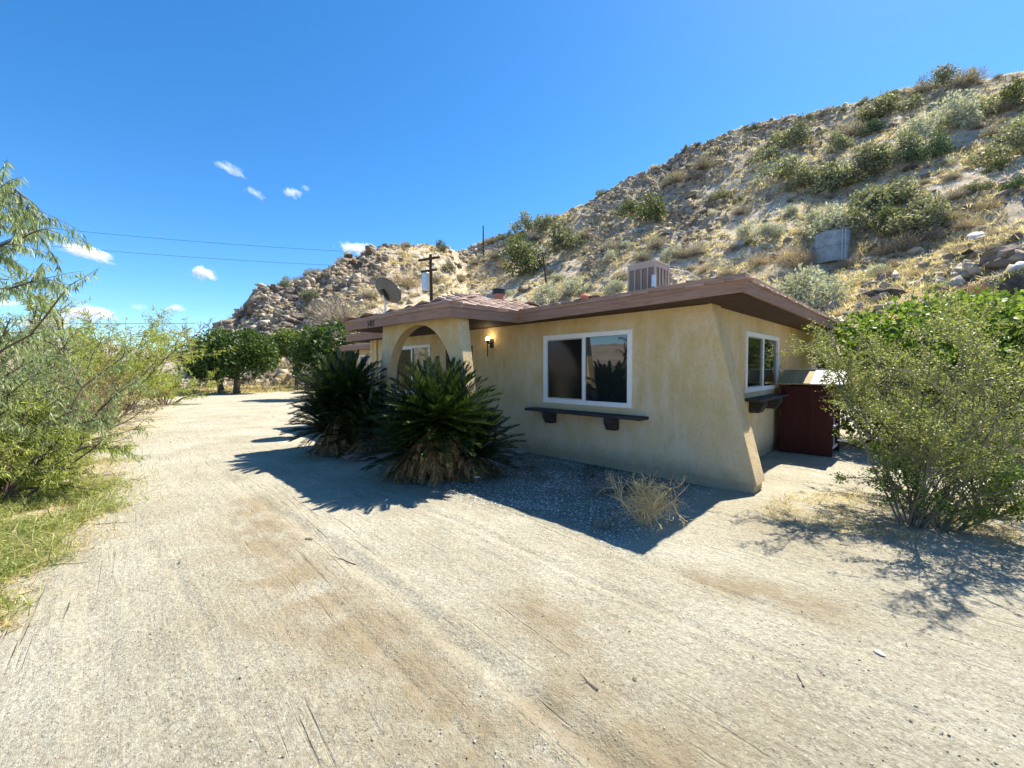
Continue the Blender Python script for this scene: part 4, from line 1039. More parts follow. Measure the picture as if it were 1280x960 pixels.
creosote((-8.8, 7.7, 0), 1.2, 1.1, 'nearest olive-brown brush between the willow shrubs and the straw verge', 63, M_brownc, M_greytwig, stems=15, dens=50, L=.045, W=.42, levels=4, kids=(6, 5, 2), r0=.02, name='brown_brush')

# trees beyond the drive
rng = np.random.default_rng(71)
leafy('round_tree', 'dark round-headed tree with two short trunks at the end of the drive', 'tree', (-18.9, 27.6, 0),
      [(-1.6,0,2.5,1.5,1.5,1.1),(-.4,.2,3.0,1.8,1.7,1.25),(1.1,.1,3.0,1.7,1.6,1.2),(.2,-.8,2.3,1.8,1.3,1.1),(2.1,.1,2.4,1.0,1.1,.9),(-2.3,.1,1.9,.9,1.0,.7),(1.3,-.3,1.6,1.1,.9,.7),(-1.0,-.5,1.7,1.2,1.0,.7)],
      15000, .20, .14, M_dktree, 72, [(-.5,0,-.8,0,1.7),(.4,0,.7,0,1.8)], r=.22)
leafy('green_tree', 'lighter green tree peeking out behind the round dark tree', 'tree', (-17.0, 32.5, 0),
      [(-.6,0,3.7,1.3,1.2,.95),(.7,0,3.5,1.3,1.2,.9),(-1.8,0,3.3,.9,1,.8),(1.7,.2,2.9,.8,.9,.7)], 6500, .24, .16, leafmat('mid_tree_leaf', [(.06,.10,.02),(.10,.15,.03),(.15,.20,.04),(.21,.26,.06)], .35, .5, .4), 73, [(0,0,0,0,2.8)], r=.15)
leafy('green_tree', 'dark green tree with a bright crown beside the wing of the house', 'tree', (-10.2, 22.6, 0),
      [(-.7,0,3.0,1.0,1.0,.9),(.5,.1,3.2,1.1,1.0,.95),(.2,-.4,2.3,1.2,1.0,1.0),(-.3,-.3,1.5,1.1,.9,.9),(.9,0,1.6,1.0,.9,1.0),(-1.4,.1,2.6,.6,.7,.6),(1.6,.3,2.6,.8,.8,.9)], 11000, .17, .12, M_dktree, 74, [(0,0,0,0,2.2)], r=.13)
rng = np.random.default_rng(75)
bt = thing('bare_tree', 'small leafless tree behind the left side of the round dark tree', 'tree', (-24.3, 31.8, 0))
wood(branching((0, 0, -.1), rng, 4, 4.6, .45, 4, (7, 5, 4), .10, .5, (1, .42, .5, .5), (0, 0, 0), .14, .1), 'branches', M_greytwig, bt)
tb_ = blob_crown([(0,0,.8,1.2,1,.9),(1.1,.3,.6,.9,.8,.7)], 2200, .16, .06, rng); o = mesh_obj('dry_bush', tb_[0], tb_[1], HK['bare']); o.location = (-22.6, 27.2, 0); tag(o, 'dry tan bush between the roadside thicket and the round dark tree', 'shrub')

# ------------------------------------------------------------------ grass, straw and weeds (nobody could count them)
def blades(name, n, sampler, h0, h1, wdt, mat, label, cat, seed, lean=.5):
    rng = np.random.default_rng(seed); P = sampler(rng, n); m = len(P)
    z = ground_h(P[:, 0], P[:, 1]); B = np.stack([P[:, 0], P[:, 1], z-.01], 1)
    D = unit(np.stack([rng.normal(size=m)*lean, rng.normal(size=m)*lean, np.ones(m)], 1)); L = rng.uniform(h0, h1, m)*rng.uniform(.5, 1, m)
    S = unit(np.cross(D, rand_dirs(m, rng)))*wdt/2*(1+L[:, None])
    M1 = B+D*L[:, None]*.55; T = B+unit(D+np.stack([rng.normal(size=m)*.7, rng.normal(size=m)*.7, -.2*np.ones(m)], 1))*L[:, None]
    V = np.stack([B-S*.6, B+S*.6, M1+S*.8, M1-S*.8, T+S*.1, T-S*.1], 1).reshape(-1, 3)
    i = np.arange(m)*6
    F = np.concatenate([np.stack([i, i+1, i+2, i+3], 1), np.stack([i+3, i+2, i+4, i+5], 1)])
    o = mesh_obj(name, V, F, mat); return tag(o, label, cat, kind='stuff')
def shoulder_sampler(lo, hi, xr, yr, clump=1.6, thr=.0, seed=0):
    def f(rng, n):
        x = rng.uniform(*xr, n*4); y = 2+ (yr[1]-2)*rng.random(n*4)**1.6; y = np.maximum(y, yr[0])
        s = shoulder(x, y); c = fbm(x*clump, y*clump, 3, 81+seed)
        k = (s+rng.normal(size=len(x))*.22 > lo+.25*fbm(x*3, y*3, 2, 99)) & (s < hi) & (c > thr) & (x > -1.45*y-.6)
        return np.stack([x[k], y[k]], 1)[:n]
    return f
blades('green_grass', 44000, shoulder_sampler(.02, 2.6, (-9, -3), (2.2, 8.5), .9, -.16), .08, .28, .007, M_grass, 'green grass and weeds at the left edge of the drive', 'grass', 1, .7)
blades('dry_grass', 52000, shoulder_sampler(-.15, 2.4, (-16, -3), (2.5, 14), 1.8, .02, 3), .04, .18, .005, M_straw, 'straw-coloured dry grass along the edge of the drive', 'grass', 2, 1.0)
def far_sampler(rng, n):
    a = np.radians(rng.uniform(-47, -22, n)); r = rng.uniform(26, 44, n); x = r*np.sin(a); y = r*np.cos(a)
    c = fbm(x*.4, y*.4, 3, 83); k = (c > -.15) & ((r > 33) | (x < -20))
    return np.stack([x[k], y[k]], 1)
blades('dry_field_grass', 14000, far_sampler, .25, .7, .03, M_straw, 'tan dry grass beyond the end of the drive', 'grass', 3, .6)
def right_sampler(rng, n):
    x = rng.uniform(2.6, 6.5, n*3); y = rng.uniform(3.5, 6.0, n*3); d = np.hypot((x-4.4)/1.7, (y-4.4)/.75); c = fbm(x*2.2, y*2.2, 3, 85)
    k = (d < 1) & (c > .05); return np.stack([x[k], y[k]], 1)[:n]
blades('dry_weeds', 3000, right_sampler, .04, .20, .005, M_straw, 'dry yellow weeds around the feet of the airy shrubs', 'grass', 4, .9)
def weeds_sampler(rng, n):
    w = rng.uniform(-1.3, -.05, n*2); u = rng.uniform(.3, 4.8, n*2); c = fbm(w*3, u*3, 3, 86); k = (c > .08)
    x = HX+w*CT-u*ST; y = HY+w*ST+u*CT; return np.stack([x[k], y[k]], 1)[:n]
blades('bed_litter', 5000, weeds_sampler, .03, .13, .006, leafmat('dead_litter', [(.05,.04,.025),(.10,.075,.045),(.16,.125,.08),(.12,.12,.05)], .2, .8, .2), 'dark dead weeds and litter along the foot of the front wall', 'grass', 5, 1.2)

# ------------------------------------------------------------------ stones on the ground
ICO = None
def rock_mesh(name, seed, sub=2, flat=.65, rough=.22):
    bm = bmesh.new(); bmesh.ops.create_icosphere(bm, subdivisions=sub, radius=1.0); rr = np.random.default_rng(seed)
    pl = [(unit(rr.normal(size=3)), rr.uniform(.55, .85)) for _ in range(9)]
    for v in bm.verts:
        p = np.array(v.co)
        for nrm, dd in pl:
            t = p@nrm
            if t > dd: p = p-nrm*(t-dd)*.9
        p = p*(1+rr.normal()*rough*.25); p[2] *= flat; v.co = p
    me = bpy.data.meshes.new(name); bm.to_mesh(me); bm.free(); return me
def pebbles(name, n, sampler, s0, s1, mat, label, cat, seed):
    rng = np.random.default_rng(seed); P = sampler(rng, n); m = len(P); z = ground_h(P[:, 0], P[:, 1])
    base = np.array([(1,0,0),(0,1,0),(-1,0,0),(0,-1,0),(0,0,.7),(0,0,-.7)], float); fa = np.array([(0,1,4),(1,2,4),(2,3,4),(3,0,4),(1,0,5),(2,1,5),(3,2,5),(0,3,5)])
    s = s0+(s1-s0)*rng.random(m)**3; a = rng.uniform(0, 6.28, m); jit = 1+rng.normal(size=(m, 6, 1))*.22
    q = base[None]*jit*s[:, None, None]*np.stack([rng.uniform(.7, 1.4, m), rng.uniform(.6, 1.1, m), rng.uniform(.4, .9, m)], 1)[:, None]
    tl = rng.normal(size=(m, 1))*.4
    x = q[..., 0]*np.cos(a)[:, None]-q[..., 1]*np.sin(a)[:, None]; y = q[..., 0]*np.sin(a)[:, None]+q[..., 1]*np.cos(a)[:, None]; zz = q[..., 2]+x*tl*.5
    V = np.stack([x+P[:, :1], y+P[:, 1:2], zz+z[:, None]+s[:, None]*.15], -1).reshape(-1, 3)
    F = (np.arange(m)[:, None, None]*6+fa[None]).reshape(-1, 3)
    return tag(mesh_obj(name, V, F, mat), label, cat, kind='stuff')
def drive_sampler(rng, n):
    y = .9+10*rng.random(n)**2; x = (rng.random(n)*2.6-1.3)*y; c = fbm(x*1.1, y*1.1, 3, 87); k = (c > -.25) & (shoulder(x, y) < .3); return np.stack([x[k], y[k]], 1)
pebbles('drive_grit', 14000, drive_sampler, .002, .008, M_pebble, 'small stones scattered over the sandy drive', 'gravel', 1)
def bed_sampler(rng, n):
    w = rng.uniform(-2.7, -.1, n); u = rng.uniform(-.2, 4.2, n); c = fbm(w*1.3, u*1.3, 3, 88)+.25*rng.normal(size=n); k = (c > -.22+.35*np.clip(w+1.2, 0, 1)) & (w > -2.55+.3*np.sin(u*2.2)-.0*u)
    return np.stack([HX+w*CT-u*ST, HY+w*ST+u*CT], 1)[k]
pebbles('white_gravel', 15000, bed_sampler, .005, .014, M_chip, 'white chip gravel on the bed in the shade of the eaves', 'gravel', 2)
def single(name, label, cat, loc, scale, me, mat=None, rot=(0,0,0), group=None):
    o = bpy.data.objects.new(name, me); COL.objects.link(o); o.location = loc; o.scale = scale if isinstance(scale, tuple) else (scale,)*3; o.rotation_euler = rot
    if mat and not me.materials: me.materials.append(mat)
    return tag(o, label, cat, group)
for k, (x, y, sx, sy, rz, lab) in enumerate(((-2.95,7.62,.20,.15,.3,'leftmost thick reddish flagstone beside the shaded cycad'),(-2.55,7.40,.30,.16,.1,'long flat reddish flagstone between the two cycads'),(-2.75,7.22,.26,.15,-.2,'front flat reddish flagstone of the small pile between the cycads'),(-2.2,7.28,.28,.14,.4,'flat reddish flagstone nearest the brown frond skirt'))):
    single('flagstone', lab, 'flagstone', (x, y, .045), (sx, sy, .075), rock_mesh('flagstone', 200+k, 2, .8), M_stone, (.06*(k-1), .05, rz), 'flagstones between the cycads')
single('white_rock', 'white rounded rock at the right foot of the near cycad', 'rock', (-.52, 5.85, .03), (.07, .055, .06), rock_mesh('white_rock', 231), plain('white_rock_surface', (.62,.60,.56), .85, .15, 6, .3))
for k, (x, y, s, lab) in enumerate(((-3.75,2.95,.035,'dark clod on the left of the drive'),(.62,2.05,.012,'small dark pebble at the bottom right'),(2.05,2.25,.022,'pale stone by itself on the lower right of the drive'),(-1.92,3.83,.03,'dark twiggy clod beside the orange stain'))):
    single('loose_stone', lab, 'stone', (x, y, gz(x, y)+s*.3), (s*1.5, s, s*.6), rock_mesh('loose_stone', 240+k), plain('loose_stone_surface', (.12,.10,.08) if k != 2 else (.6,.55,.48), .9, .2, 8, .2), (0, 0, k))
rng = np.random.default_rng(91)
for k, (x, y, L, a, lab) in enumerate(((-2.75,3.35,.16,2.2,'forked twig lying left of the middle of the drive'),(.42,1.98,.14,2.5,'straight twig at the lower right of the drive'),(-4.35,4.2,.3,.4,'long bare stick on the edge of the green grass'),(-4.6,4.6,.32,.9,'dark bare stick half in the straw'),(-3.95,3.15,.5,.75,'longest bare stick lying out of the grass onto the sand'),(-1.3,3.35,.3,2.6,'thin twig on the sand above the long orange stain'),(1.45,2.0,.09,1.0,'short twig near the bottom right corner'),(-5.6,6.0,.35,-.2,'dark stick in the dry verge under the brush'))):
    d = (math.cos(a), math.sin(a), .05); pts = bez((x, y, gz(x, y)+.008), d, L, (0, 0, -.15/L), 6, rng, .12); pts[:, 2] = ground_h(pts[:, 0], pts[:, 1])+.006
    b_ = [(pts, .004+.004*L, .002, 0), (bez(pts[3], (math.cos(a+.7), math.sin(a+.7), .12), L*.35, (0, 0, -.5), 4, rng, .1), .003, .001, 1)]
    o = wood(b_, 'twig', M_greytwig, None); tag(o, lab, 'twig', 'fallen twigs on the drive')
# ------------------------------------------------------------------ hillside: shrubs, boulders, tufts
SHRUBS = [(-17.9, 43.8, 5.1, 'brush'),(-21.5, 46.8, 3.63, 'brush'),(-24.5, 50.6, 2.16, 'olive'),(-14.6, 57.8, 4.71, 'bare'),(-11.3, 62.2, 2.41, 'brush'),(1.5, 69.2, 6.44, 'dark'),(-0.8, 74.5, 3.76, 'bare'),(1.3, 79.7, 4.64, 'dark'),(2.7, 88.0, 4.44, 'olive'),(7.6, 83.5, 5.18, 'olive'),(9.6, 73.2, 6.25, 'olive'),(20.9, 73.7, 3.43, 'dark'),(22.5, 69.7, 4.87, 'dark'),(20.4, 58.3, 3.17, 'brush'),(17.7, 56.3, 2.62, 'brush'),(21.6, 52.6, 3.06, 'brush'),(23.2, 52.5, 2.65, 'brush'),(15.5, 64.3, 2.99, 'brush'),(8.5, 56.1, 3.26, 'sage'),(5.1, 55.4, 3.22, 'sage'),(12.7, 50.4, 2.54, 'sage'),(14.0, 52.7, 2.45, 'brush'),(14.0, 59.5, 2.77, 'sage'),(20.3, 52.6, 2.66, 'sage'),(7.4, 63.3, 1.96, 'sage'),(47.6, 71.3, 4.98, 'olive'),(47.8, 74.7, 3.19, 'olive'),(42.2, 70.1, 3.54, 'olive'),(39.5, 61.7, 5.27, 'olive'),(40.6, 58.3, 3.84, 'olive'),(42.5, 57.0, 4.87, 'olive'),(42.3, 53.6, 5.0, 'olive'),(44.6, 53.3, 4.14, 'olive'),(46.9, 53.7, 3.54, 'olive'),(55.6, 64.9, 2.77, 'green'),(59.5, 66.9, 6.49, 'olive'),(59.2, 69.9, 4.07, 'brush'),(53.7, 67.2, 4.69, 'brush'),(50.1, 64.1, 3.24, 'olive'),(68.0, 67.4, 3.92, 'olive'),(68.8, 64.0, 4.47, 'brush'),(65.8, 68.0, 3.17, 'brush'),(48.8, 48.9, 3.42, 'green'),(47.6, 51.4, 3.99, 'olive'),(51.6, 53.2, 3.71, 'sage'),(54.9, 53.4, 4.56, 'sage'),(58.0, 54.0, 3.77, 'olive'),(55.8, 52.4, 3.05, 'sage'),(32.2, 41.9, 3.74, 'sage'),(32.5, 45.2, 2.81, 'sage'),(33.4, 41.5, 3.7, 'olive'),(35.7, 42.5, 3.3, 'olive'),(37.9, 43.5, 3.71, 'olive'),(38.5, 42.1, 3.6, 'olive'),(34.7, 38.5, 2.99, 'dark'),(34.5, 36.3, 3.52, 'olive'),(35.5, 35.8, 3.19, 'olive'),(36.5, 35.4, 2.34, 'bare'),(36.8, 37.6, 2.92, 'olive'),(49.2, 41.5, 4.02, 'olive'),(55.0, 45.5, 3.88, 'olive'),(45.3, 38.9, 2.11, 'dark'),(41.7, 34.5, 2.28, 'green'),(62.8, 52.5, 3.67, 'dark'),(61.7, 53.3, 2.89, 'brush'),(55.5, 48.6, 2.26, 'brush'),(28.6, 50.7, 2.75, 'sage'),(29.5, 47.6, 2.59, 'sage'),(33.9, 51.3, 1.99, 'sage'),(28.2, 40.7, 3.63, 'bare'),(28.3, 42.0, 2.93, 'bare'),(21.9, 30.9, 3.6, 'sage'),(23.7, 31.5, 2.08, 'sage'),(22.2, 33.3, 1.94, 'sage'),(27.6, 48.3, 1.5, 'olive'),(33.0, 35.1, 3.13, 'bare'),(34.6, 34.7, 2.29, 'brush'),(32.2, 35.9, 2.09, 'bare'),(25.0, 22.3, 1.47, 'red'),(26.8, 21.9, 1.45, 'dark'),(25.9, 21.9, 1.11, 'bare'),(27.8, 28.6, 1.22, 'bare'),(30.2, 32.8, 1.4, 'bare'),(31.9, 58.4, 2.27, 'brush'),(32.9, 66.0, 2.82, 'olive'),(35.4, 77.2, 4.49, 'brush'),(30.5, 77.5, 4.51, 'brush'),(30.3, 37.5, 2.18, 'bare'),(12.9, 73.9, 2.87, 'brush'),(4.8, 81.0, 2.83, 'brush'),(-3.0, 79.9, 2.79, 'brush'),(-6.9, 81.0, 2.52, 'brush'),(-17.8, 56.3, 2.19, 'brush'),(-17.1, 50.0, 2.33, 'brush'),(-10.5, 69.1, 2.15, 'olive'),(-8.8, 70.8, 2.47, 'brush'),(23.1, 44.4, 2.24, 'brush'),(22.1, 47.7, 2.04, 'bare'),(26.1, 43.8, 2.38, 'bare'),(39.5, 37.2, 1.87, 'brush'),(40.8, 36.8, 1.72, 'olive'),(43.8, 41.7, 1.62, 'brush'),(38.8, 34.0, 1.85, 'bare'),(36.3, 33.2, 1.68, 'bare')]

def zone(x, y):
    a = math.degrees(math.atan2(x, y)); q = float(hill_q(np.array([x]), np.array([y]))[4][0])
    zs = ((-30, 'on the rocky tip of the spur'), (-21, 'on the spur behind the dish'), (-9, 'behind the power pole'), (3, 'below the skyline pole'), (13, 'behind the leaning pole'), (24, 'behind the roof cooler'), (34, 'above the roof corner'), (43, 'around the steel tank'), (99, 'at the far right'))
    n = [z for t, z in zs if a < t][0]
    return n+(', near the skyline' if q > .8 else ', halfway up' if q > .45 else ', low down')
def shrub_mesh(kind, seed):
    rng = np.random.default_rng(seed)
    if kind in ('brush', 'bare', 'red'):
        n = 2200; d = rand_dirs(n, rng); d[:, 2] = np.abs(d[:, 2])*.8+.12; d = unit(d)
        P = d*rng.uniform(.0, .42, n)[:, None]*np.array([1, 1, .9])+np.stack([rng.normal(size=n)*.05, rng.normal(size=n)*.05, np.zeros(n)], 1)
        V, F = leaf_quads(P, unit(d+rand_dirs(n, rng)*.45), rng.uniform(.05, .15, n), .008 if kind != 'brush' else .014, rng)
        V[:, 2] = np.maximum(V[:, 2]*.95, -.02)
    else:
        bl = []
        for k in range(13):
            a = rng.uniform(0, 6.28); t = math.sqrt(rng.random())*.34; r = rng.uniform(.12, .2)
            bl.append((math.cos(a)*t, math.sin(a)*t, rng.uniform(.12, .5)*(1-.5*t/.34)+.04, r, r, r*.85))
        V, F = blob_crown(bl, 2600, .055, .034, rng, .1, .7)
        tw = branching((0, 0, 0), rng, 6, .45, .8, 2, (3,), .012, .5, (1, .5), (0,), .1, .05)
    me_o = mesh_obj('hill_shrub', V, F, HK[kind]); me = me_o.data; bpy.data.objects.remove(me_o); return me
SM = {k: [shrub_mesh(k, 300+17*i+len(k)) for i in range(3)] for k in HK}
KL = {'olive': ('olive-green rounded shrub on the slope', 'olive shrubs on the hillside'), 'dark': ('dark green dense shrub on the slope', 'dark green shrubs on the hillside'),
      'green': ('fresh green shrub on the slope', 'fresh green shrubs on the hillside'), 'sage': ('pale silvery sage shrub on the slope', 'sage shrubs on the hillside'),
      'brush': ('grey-purple brushy shrub on the slope', 'grey-purple brush on the hillside'), 'bare': ('brown bare-twigged bush on the slope', 'bare-twigged bushes on the hillside'),
      'red': ('reddish dry bush among the rocks above the bright green tree', None)}
SPECIAL = {5: 'big dark green shrub in the hollow left of the leaning pole', 10: 'large rounded shrub up the slope from the leaning pole', 12: 'darkest dense shrub high on the middle of the hill', 35: 'large tree-like shrub breaking the skyline at the upper right',
           82: 'wide silvery shrub just behind the right end of the roof', 55: 'large pale shrub right above the steel tank', 79: 'grey bare bush touching the left side of the steel tank', 0: 'dark grey-purple thicket just left of the satellite dish', 4: 'brushy shrub between the dish and the power pole'}
rng = np.random.default_rng(401)
def put_shrub(x, y, s, k, lab, grp, hs=1.0):
    o = bpy.data.objects.new('hill_shrub', SM[k][rng.integers(3)]); COL.objects.link(o)
    if s > 3 and k in ('olive', 'sage', 'green', 'dark'): s = s*1.15
    o.location = (x, y, hz(x, y)-.06*s); o.scale = (s*1.28, s*1.15, s*1.4*hs*rng.uniform(.85, 1.1)); o.rotation_euler = (0, 0, rng.uniform(0, 6.28)); tag(o, lab, 'shrub', grp)
for i, (x, y, s, k) in enumerate(SHRUBS):
    if k == 'red': put_shrub(x, y, s, k, KL[k][0], None)
    elif i in SPECIAL: put_shrub(x, y, s, k, SPECIAL[i], None)
    else:
        zn = zone(x, y); put_shrub(x, y, s, k, ('broad ' if s > 4.5 else 'mid-sized ' if s > 2.8 else 'small ')+KL[k][0].split(' on the')[0]+' '+zn, (KL[k][1] or 'red bushes').split(' on the')[0]+' '+zn)
# small bushes along the skyline and smaller ones between
for i in range(34):
    a = rng.uniform(-33, 50); q = rng.uniform(.955, 1.0); r = np.interp(a, R0_AZ, R0_R)+q*(np.interp(a, R1_AZ, R1_R)-np.interp(a, R0_AZ, R0_R))
    x, y = r*math.sin(R(a)), r*math.cos(R(a)); put_shrub(x, y, rng.uniform(.8, 2.2), ('olive', 'dark', 'brush')[rng.integers(3)], 'small skyline bush '+zone(x, y), 'skyline bushes '+zone(x, y), 1.1)
for i in range(130):
    a = rng.uniform(-20, 52); q = rng.uniform(.03, .9)**.8; r = np.interp(a, R0_AZ, R0_R)+q*(np.interp(a, R1_AZ, R1_R)-np.interp(a, R0_AZ, R0_R))
    x, y = r*math.sin(R(a)), r*math.cos(R(a)); k = ('brush', 'sage', 'bare', 'olive', 'brush', 'brush')[rng.integers(6)]; put_shrub(x, y, rng.uniform(.7, 1.7), k, 'low '+KL[k][0].split(' on the')[0]+' among tufts '+zone(x, y), 'low '+KL[k][1].split(' on the')[0]+' '+zone(x, y), .8)
# boulders
RM_ = [rock_mesh('boulder', 500+i, 2, .75, .45) for i in range(8)]
for m_ in RM_: m_.materials.append(M_rock)
def hill_point(rng, masked=True, tries=400):
    for _ in range(tries):
        a = rng.uniform(-36, 56); q = rng.uniform(.02, 1.0); az = a
        if masked and rng.random() > float(rock_mask(a, q))**1.2: continue
        r = np.interp(a, R0_AZ, R0_R)+q*(np.interp(a, R1_AZ, R1_R)-np.interp(a, R0_AZ, R0_R)); return r*math.sin(R(a)), r*math.cos(R(a))
for i in range(280):
    x, y = hill_point(rng, i < 250); s = .3+.85*rng.random()**2.5
    o = bpy.data.objects.new('boulder', RM_[i % 8]); COL.objects.link(o); o.location = (x, y, hz(x, y)+s*.12)
    o.scale = (s*rng.uniform(.8, 1.5), s*rng.uniform(.7, 1.1), s*rng.uniform(.6, 1.1)); o.rotation_euler = (rng.uniform(-.5, .5), rng.uniform(-.5, .5), rng.uniform(0, 6.28))
    zn = zone(x, y); tag(o, ('large ' if s > .75 else 'middling ' if s > .45 else 'small ')+'weathered grey boulder '+zn, 'boulder', 'boulders '+zn)
M_pale = plain('pale_boulder_stone', (.56,.53,.49), .9, .12, 3, .4)
for x, y, s, lab in ((34.9, 31.4, .75, 'large pale boulder standing out on the right-hand slope'), (27.4, 22.5, .5, 'pale boulder at the right edge of the photo above the green tree'), (27.2, 24.0, .35, 'flat whitish rock low on the stony slope above the green tree')):
    me = rock_mesh('pale_boulder', int(x*10), 3, .8, .1); single('pale_boulder', lab, 'boulder', (x, y, hz(x, y)+s*.35), (s*1.2, s*.8, s*.8), me, M_pale, (.3, -.5, .5))
# rubble and tufts
def hill_scatter(n, rng, q0=.0, q1=1.02, a0=-37, a1=56, dens=None):
    a = rng.uniform(a0, a1, n*3); q = rng.uniform(q0, q1, n*3)
    r0 = np.interp(a, R0_AZ, R0_R); r1 = np.interp(a, R1_AZ, R1_R); r = r0+q*(r1-r0)
    xx = r*np.sin(np.radians(a)); yy = r*np.cos(np.radians(a)); cl = np.clip(.8+1.9*fbm(xx*.2, yy*.2, 3, 121), .28, 1.5)
    k = rng.random(n*3) < (r/100)*(dens(a, q, r) if dens else 1)*1.3*cl
    x = (r*np.sin(np.radians(a)))[k][:n]; y = (r*np.cos(np.radians(a)))[k][:n]
    return np.stack([x, y, hill_h(x, y)], 1)
rng = np.random.default_rng(601)
P = hill_scatter(15000, rng, dens=lambda a, q, r: .06+1.2*rock_mask(a, q))
base = np.array([(1,0,0),(0,1,0),(-1,0,0),(0,-1,0),(0,0,1),(0,0,-1),(.6,.6,.5),(-.5,.5,.6)], float)[:6]; fa = np.array([(0,1,4),(1,2,4),(2,3,4),(3,0,4),(1,0,5),(2,1,5),(3,2,5),(0,3,5)])
m = len(P); s = .12+.5*rng.random(m)**2; q = base[None]*(1+rng.normal(size=(m, 6, 1))*.28)*s[:, None, None]; rt_ = rand_dirs(m, rng)
q = q+np.cross(np.repeat(rt_[:, None], 6, 1), q)*.8; q[..., 2] *= .75
mo = mesh_obj('rubble', (q+P[:, None]+np.array([0, 0, .06])).reshape(-1, 3), (np.arange(m)[:, None, None]*6+fa[None]).reshape(-1, 3), leafmat('rubble_stone', [(.17,.135,.10),(.26,.21,.16),(.36,.30,.225),(.48,.41,.32)], 0, .9, .2))
tag(mo, 'broken rock and rubble strewn over the hill', 'rubble', kind='stuff')
def tuft_cloud(n, per, hgt, wdt, spread, mat, name, label, cat, seed, dens, flat=.6):
    rng = np.random.default_rng(seed); P = hill_scatter(n, rng, dens=dens); m = len(P); sz = rng.uniform(.5, 1.5, m)**1.5
    idx = np.repeat(np.arange(m), per); d = rand_dirs(m*per, rng); d[:, 2] = np.abs(d[:, 2])*flat+.25; d = unit(d)
    B = P[idx]+np.stack([rng.normal(size=m*per)*spread*.3, rng.normal(size=m*per)*spread*.3, np.zeros(m*per)], 1)*sz[idx][:, None]
    B[:, 2] -= .05
    L = hgt*sz[idx]*rng.uniform(.5, 1.1, m*per)
    S = unit(np.cross(d, rand_dirs(m*per, rng)))*(wdt*sz[idx])[:, None]
    V = np.stack([B-S*.5, B+S*.5, B+d*L[:, None]], 1).reshape(-1, 3); F = np.arange(m*per*3).reshape(-1, 3)
    # one colour per tuft: the blades of a tuft share their random value through a single island root
    V2 = V; o = mesh_obj(name, V2, F, mat); tag(o, label, cat, kind='stuff')
tuft_cloud(19000, 16, .42, .042, .34, M_tuft, 'hill_grass_tufts', 'pale dry tufts covering the sandy slope', 'grass tufts', 701, lambda a, q, r: (1-.6*rock_mask(a, q)))
tuft_cloud(10500, 22, .36, .075, .42, M_scrub, 'hill_low_scrub', 'low grey-brown scrub speckling the slope', 'scrub', 702, lambda a, q, r: (.5+.5*q), .5)
tuft_cloud(12000, 16, .38, .03, .45, M_hstraw, 'hill_straw', 'golden straw on the lower right slope', 'grass', 703, lambda a, q, r: np.clip(1.25-((a-44)/8)**2-((q-.27)/.17)**2, 0, 1)*6+np.clip(1-(q/.14), 0, 1)*1.5, .9)

# ------------------------------------------------------------------ tank, poles and wires
tx, ty = 30.6, 39.8; tz = hz(tx, ty)-.5
tank = thing('water_tank', 'round corrugated steel water tank half hidden by shrubs on the hill', 'water tank', (tx, ty, tz))
def corr(r, z0, z1, amp=.02, n=110):
    V = []; F = []
    for zz in (z0, z1):
        for k in range(n*2): rr = r+(amp if k % 2 else 0); a = k/(n*2)*2*math.pi; V.append((rr*math.cos(a), rr*math.sin(a), zz))
    N = n*2
    for k in range(N): F.append([k, (k+1) % N, N+(k+1) % N, N+k])
    return V, F
m = MB(); m.add(*corr(1.32, 0, 1.42)); m.add(*corr(1.34, 1.47, 2.85)); m.tube([(1.34*math.cos(a), 1.34*math.sin(a), 1.445) for a in np.linspace(0, 2*math.pi, 49)], .03, 5, False); m.build('shell', M_tank, tank)
m = MB(); N = 48; V = [(1.42*math.cos(a), 1.42*math.sin(a), 2.86) for a in np.linspace(0, 2*math.pi, N+1)[:-1]]+[(0, 0, 3.12)]; m.add(V, [[k, (k+1) % N, N] for k in range(N)]); m.build('lid', M_galv, tank)
m = MB()
aa = math.atan2(-ty, -tx)+.62
for da in (-.10, .10): m.tube([(1.44*math.cos(aa+da), 1.44*math.sin(aa+da), .1), (1.44*math.cos(aa+da), 1.44*math.sin(aa+da), 2.9)], .03, 6)
for k in range(8): m.tube([(1.44*math.cos(aa-.10), 1.44*math.sin(aa-.10), .3+k*.33), (1.44*math.cos(aa+.10), 1.44*math.sin(aa+.10), .3+k*.33)], .018, 5)
m.build('ladder', M_galv, tank)
def pole(x, y, z, h, label, arms=(), r=.15, lean=(0, 0), transformer=False, turn=0):
    p = thing('utility_pole', label, 'utility pole', (x, y, z), turn)
    m = MB(); m.tube([(0, 0, -.4), (lean[0]*.5, lean[1]*.5, h*.5), (lean[0], lean[1], h)], [r, r*.9, r*.72], 10); m.build('pole', M_pole, p, smooth=False)
    for (za, half) in arms:
        m = MB(); m.box((lean[0]*za/h-half, -.22, za-.06), (lean[0]*za/h+half, -.12, za+.06)); a = m.build('crossarm', M_pole, p)
        m = MB()
        for xx in (-half+.08, -half*.45, half*.45, half-.08): m.tube([(lean[0]*za/h+xx, -.17, za+.06), (lean[0]*za/h+xx, -.17, za+.13), (lean[0]*za/h+xx, -.17, za+.22)], [.03, .055, .04], 8)
        m.build('insulators', M_white, a)
    if transformer:
        m = MB(); m.cyl((-.42, -.05), .22, .22, h-2.1, h-1.1, 14); m.cyl((-.42, -.05), .2, .12, h-1.1, h-1.0, 14); m.build('transformer', M_galv, p)
    return p
pole(-4.80, 25, 0, 8.45, 'dark power pole with two crossarms right behind the house', ((8.15, .8), (7.45, .6)), .13, (-.06, 0), True, -.5)
pole(-31, 20, 0, 9.6, 'power pole standing off to the left carrying the two wires', ((9.3, 1.05),), .16)
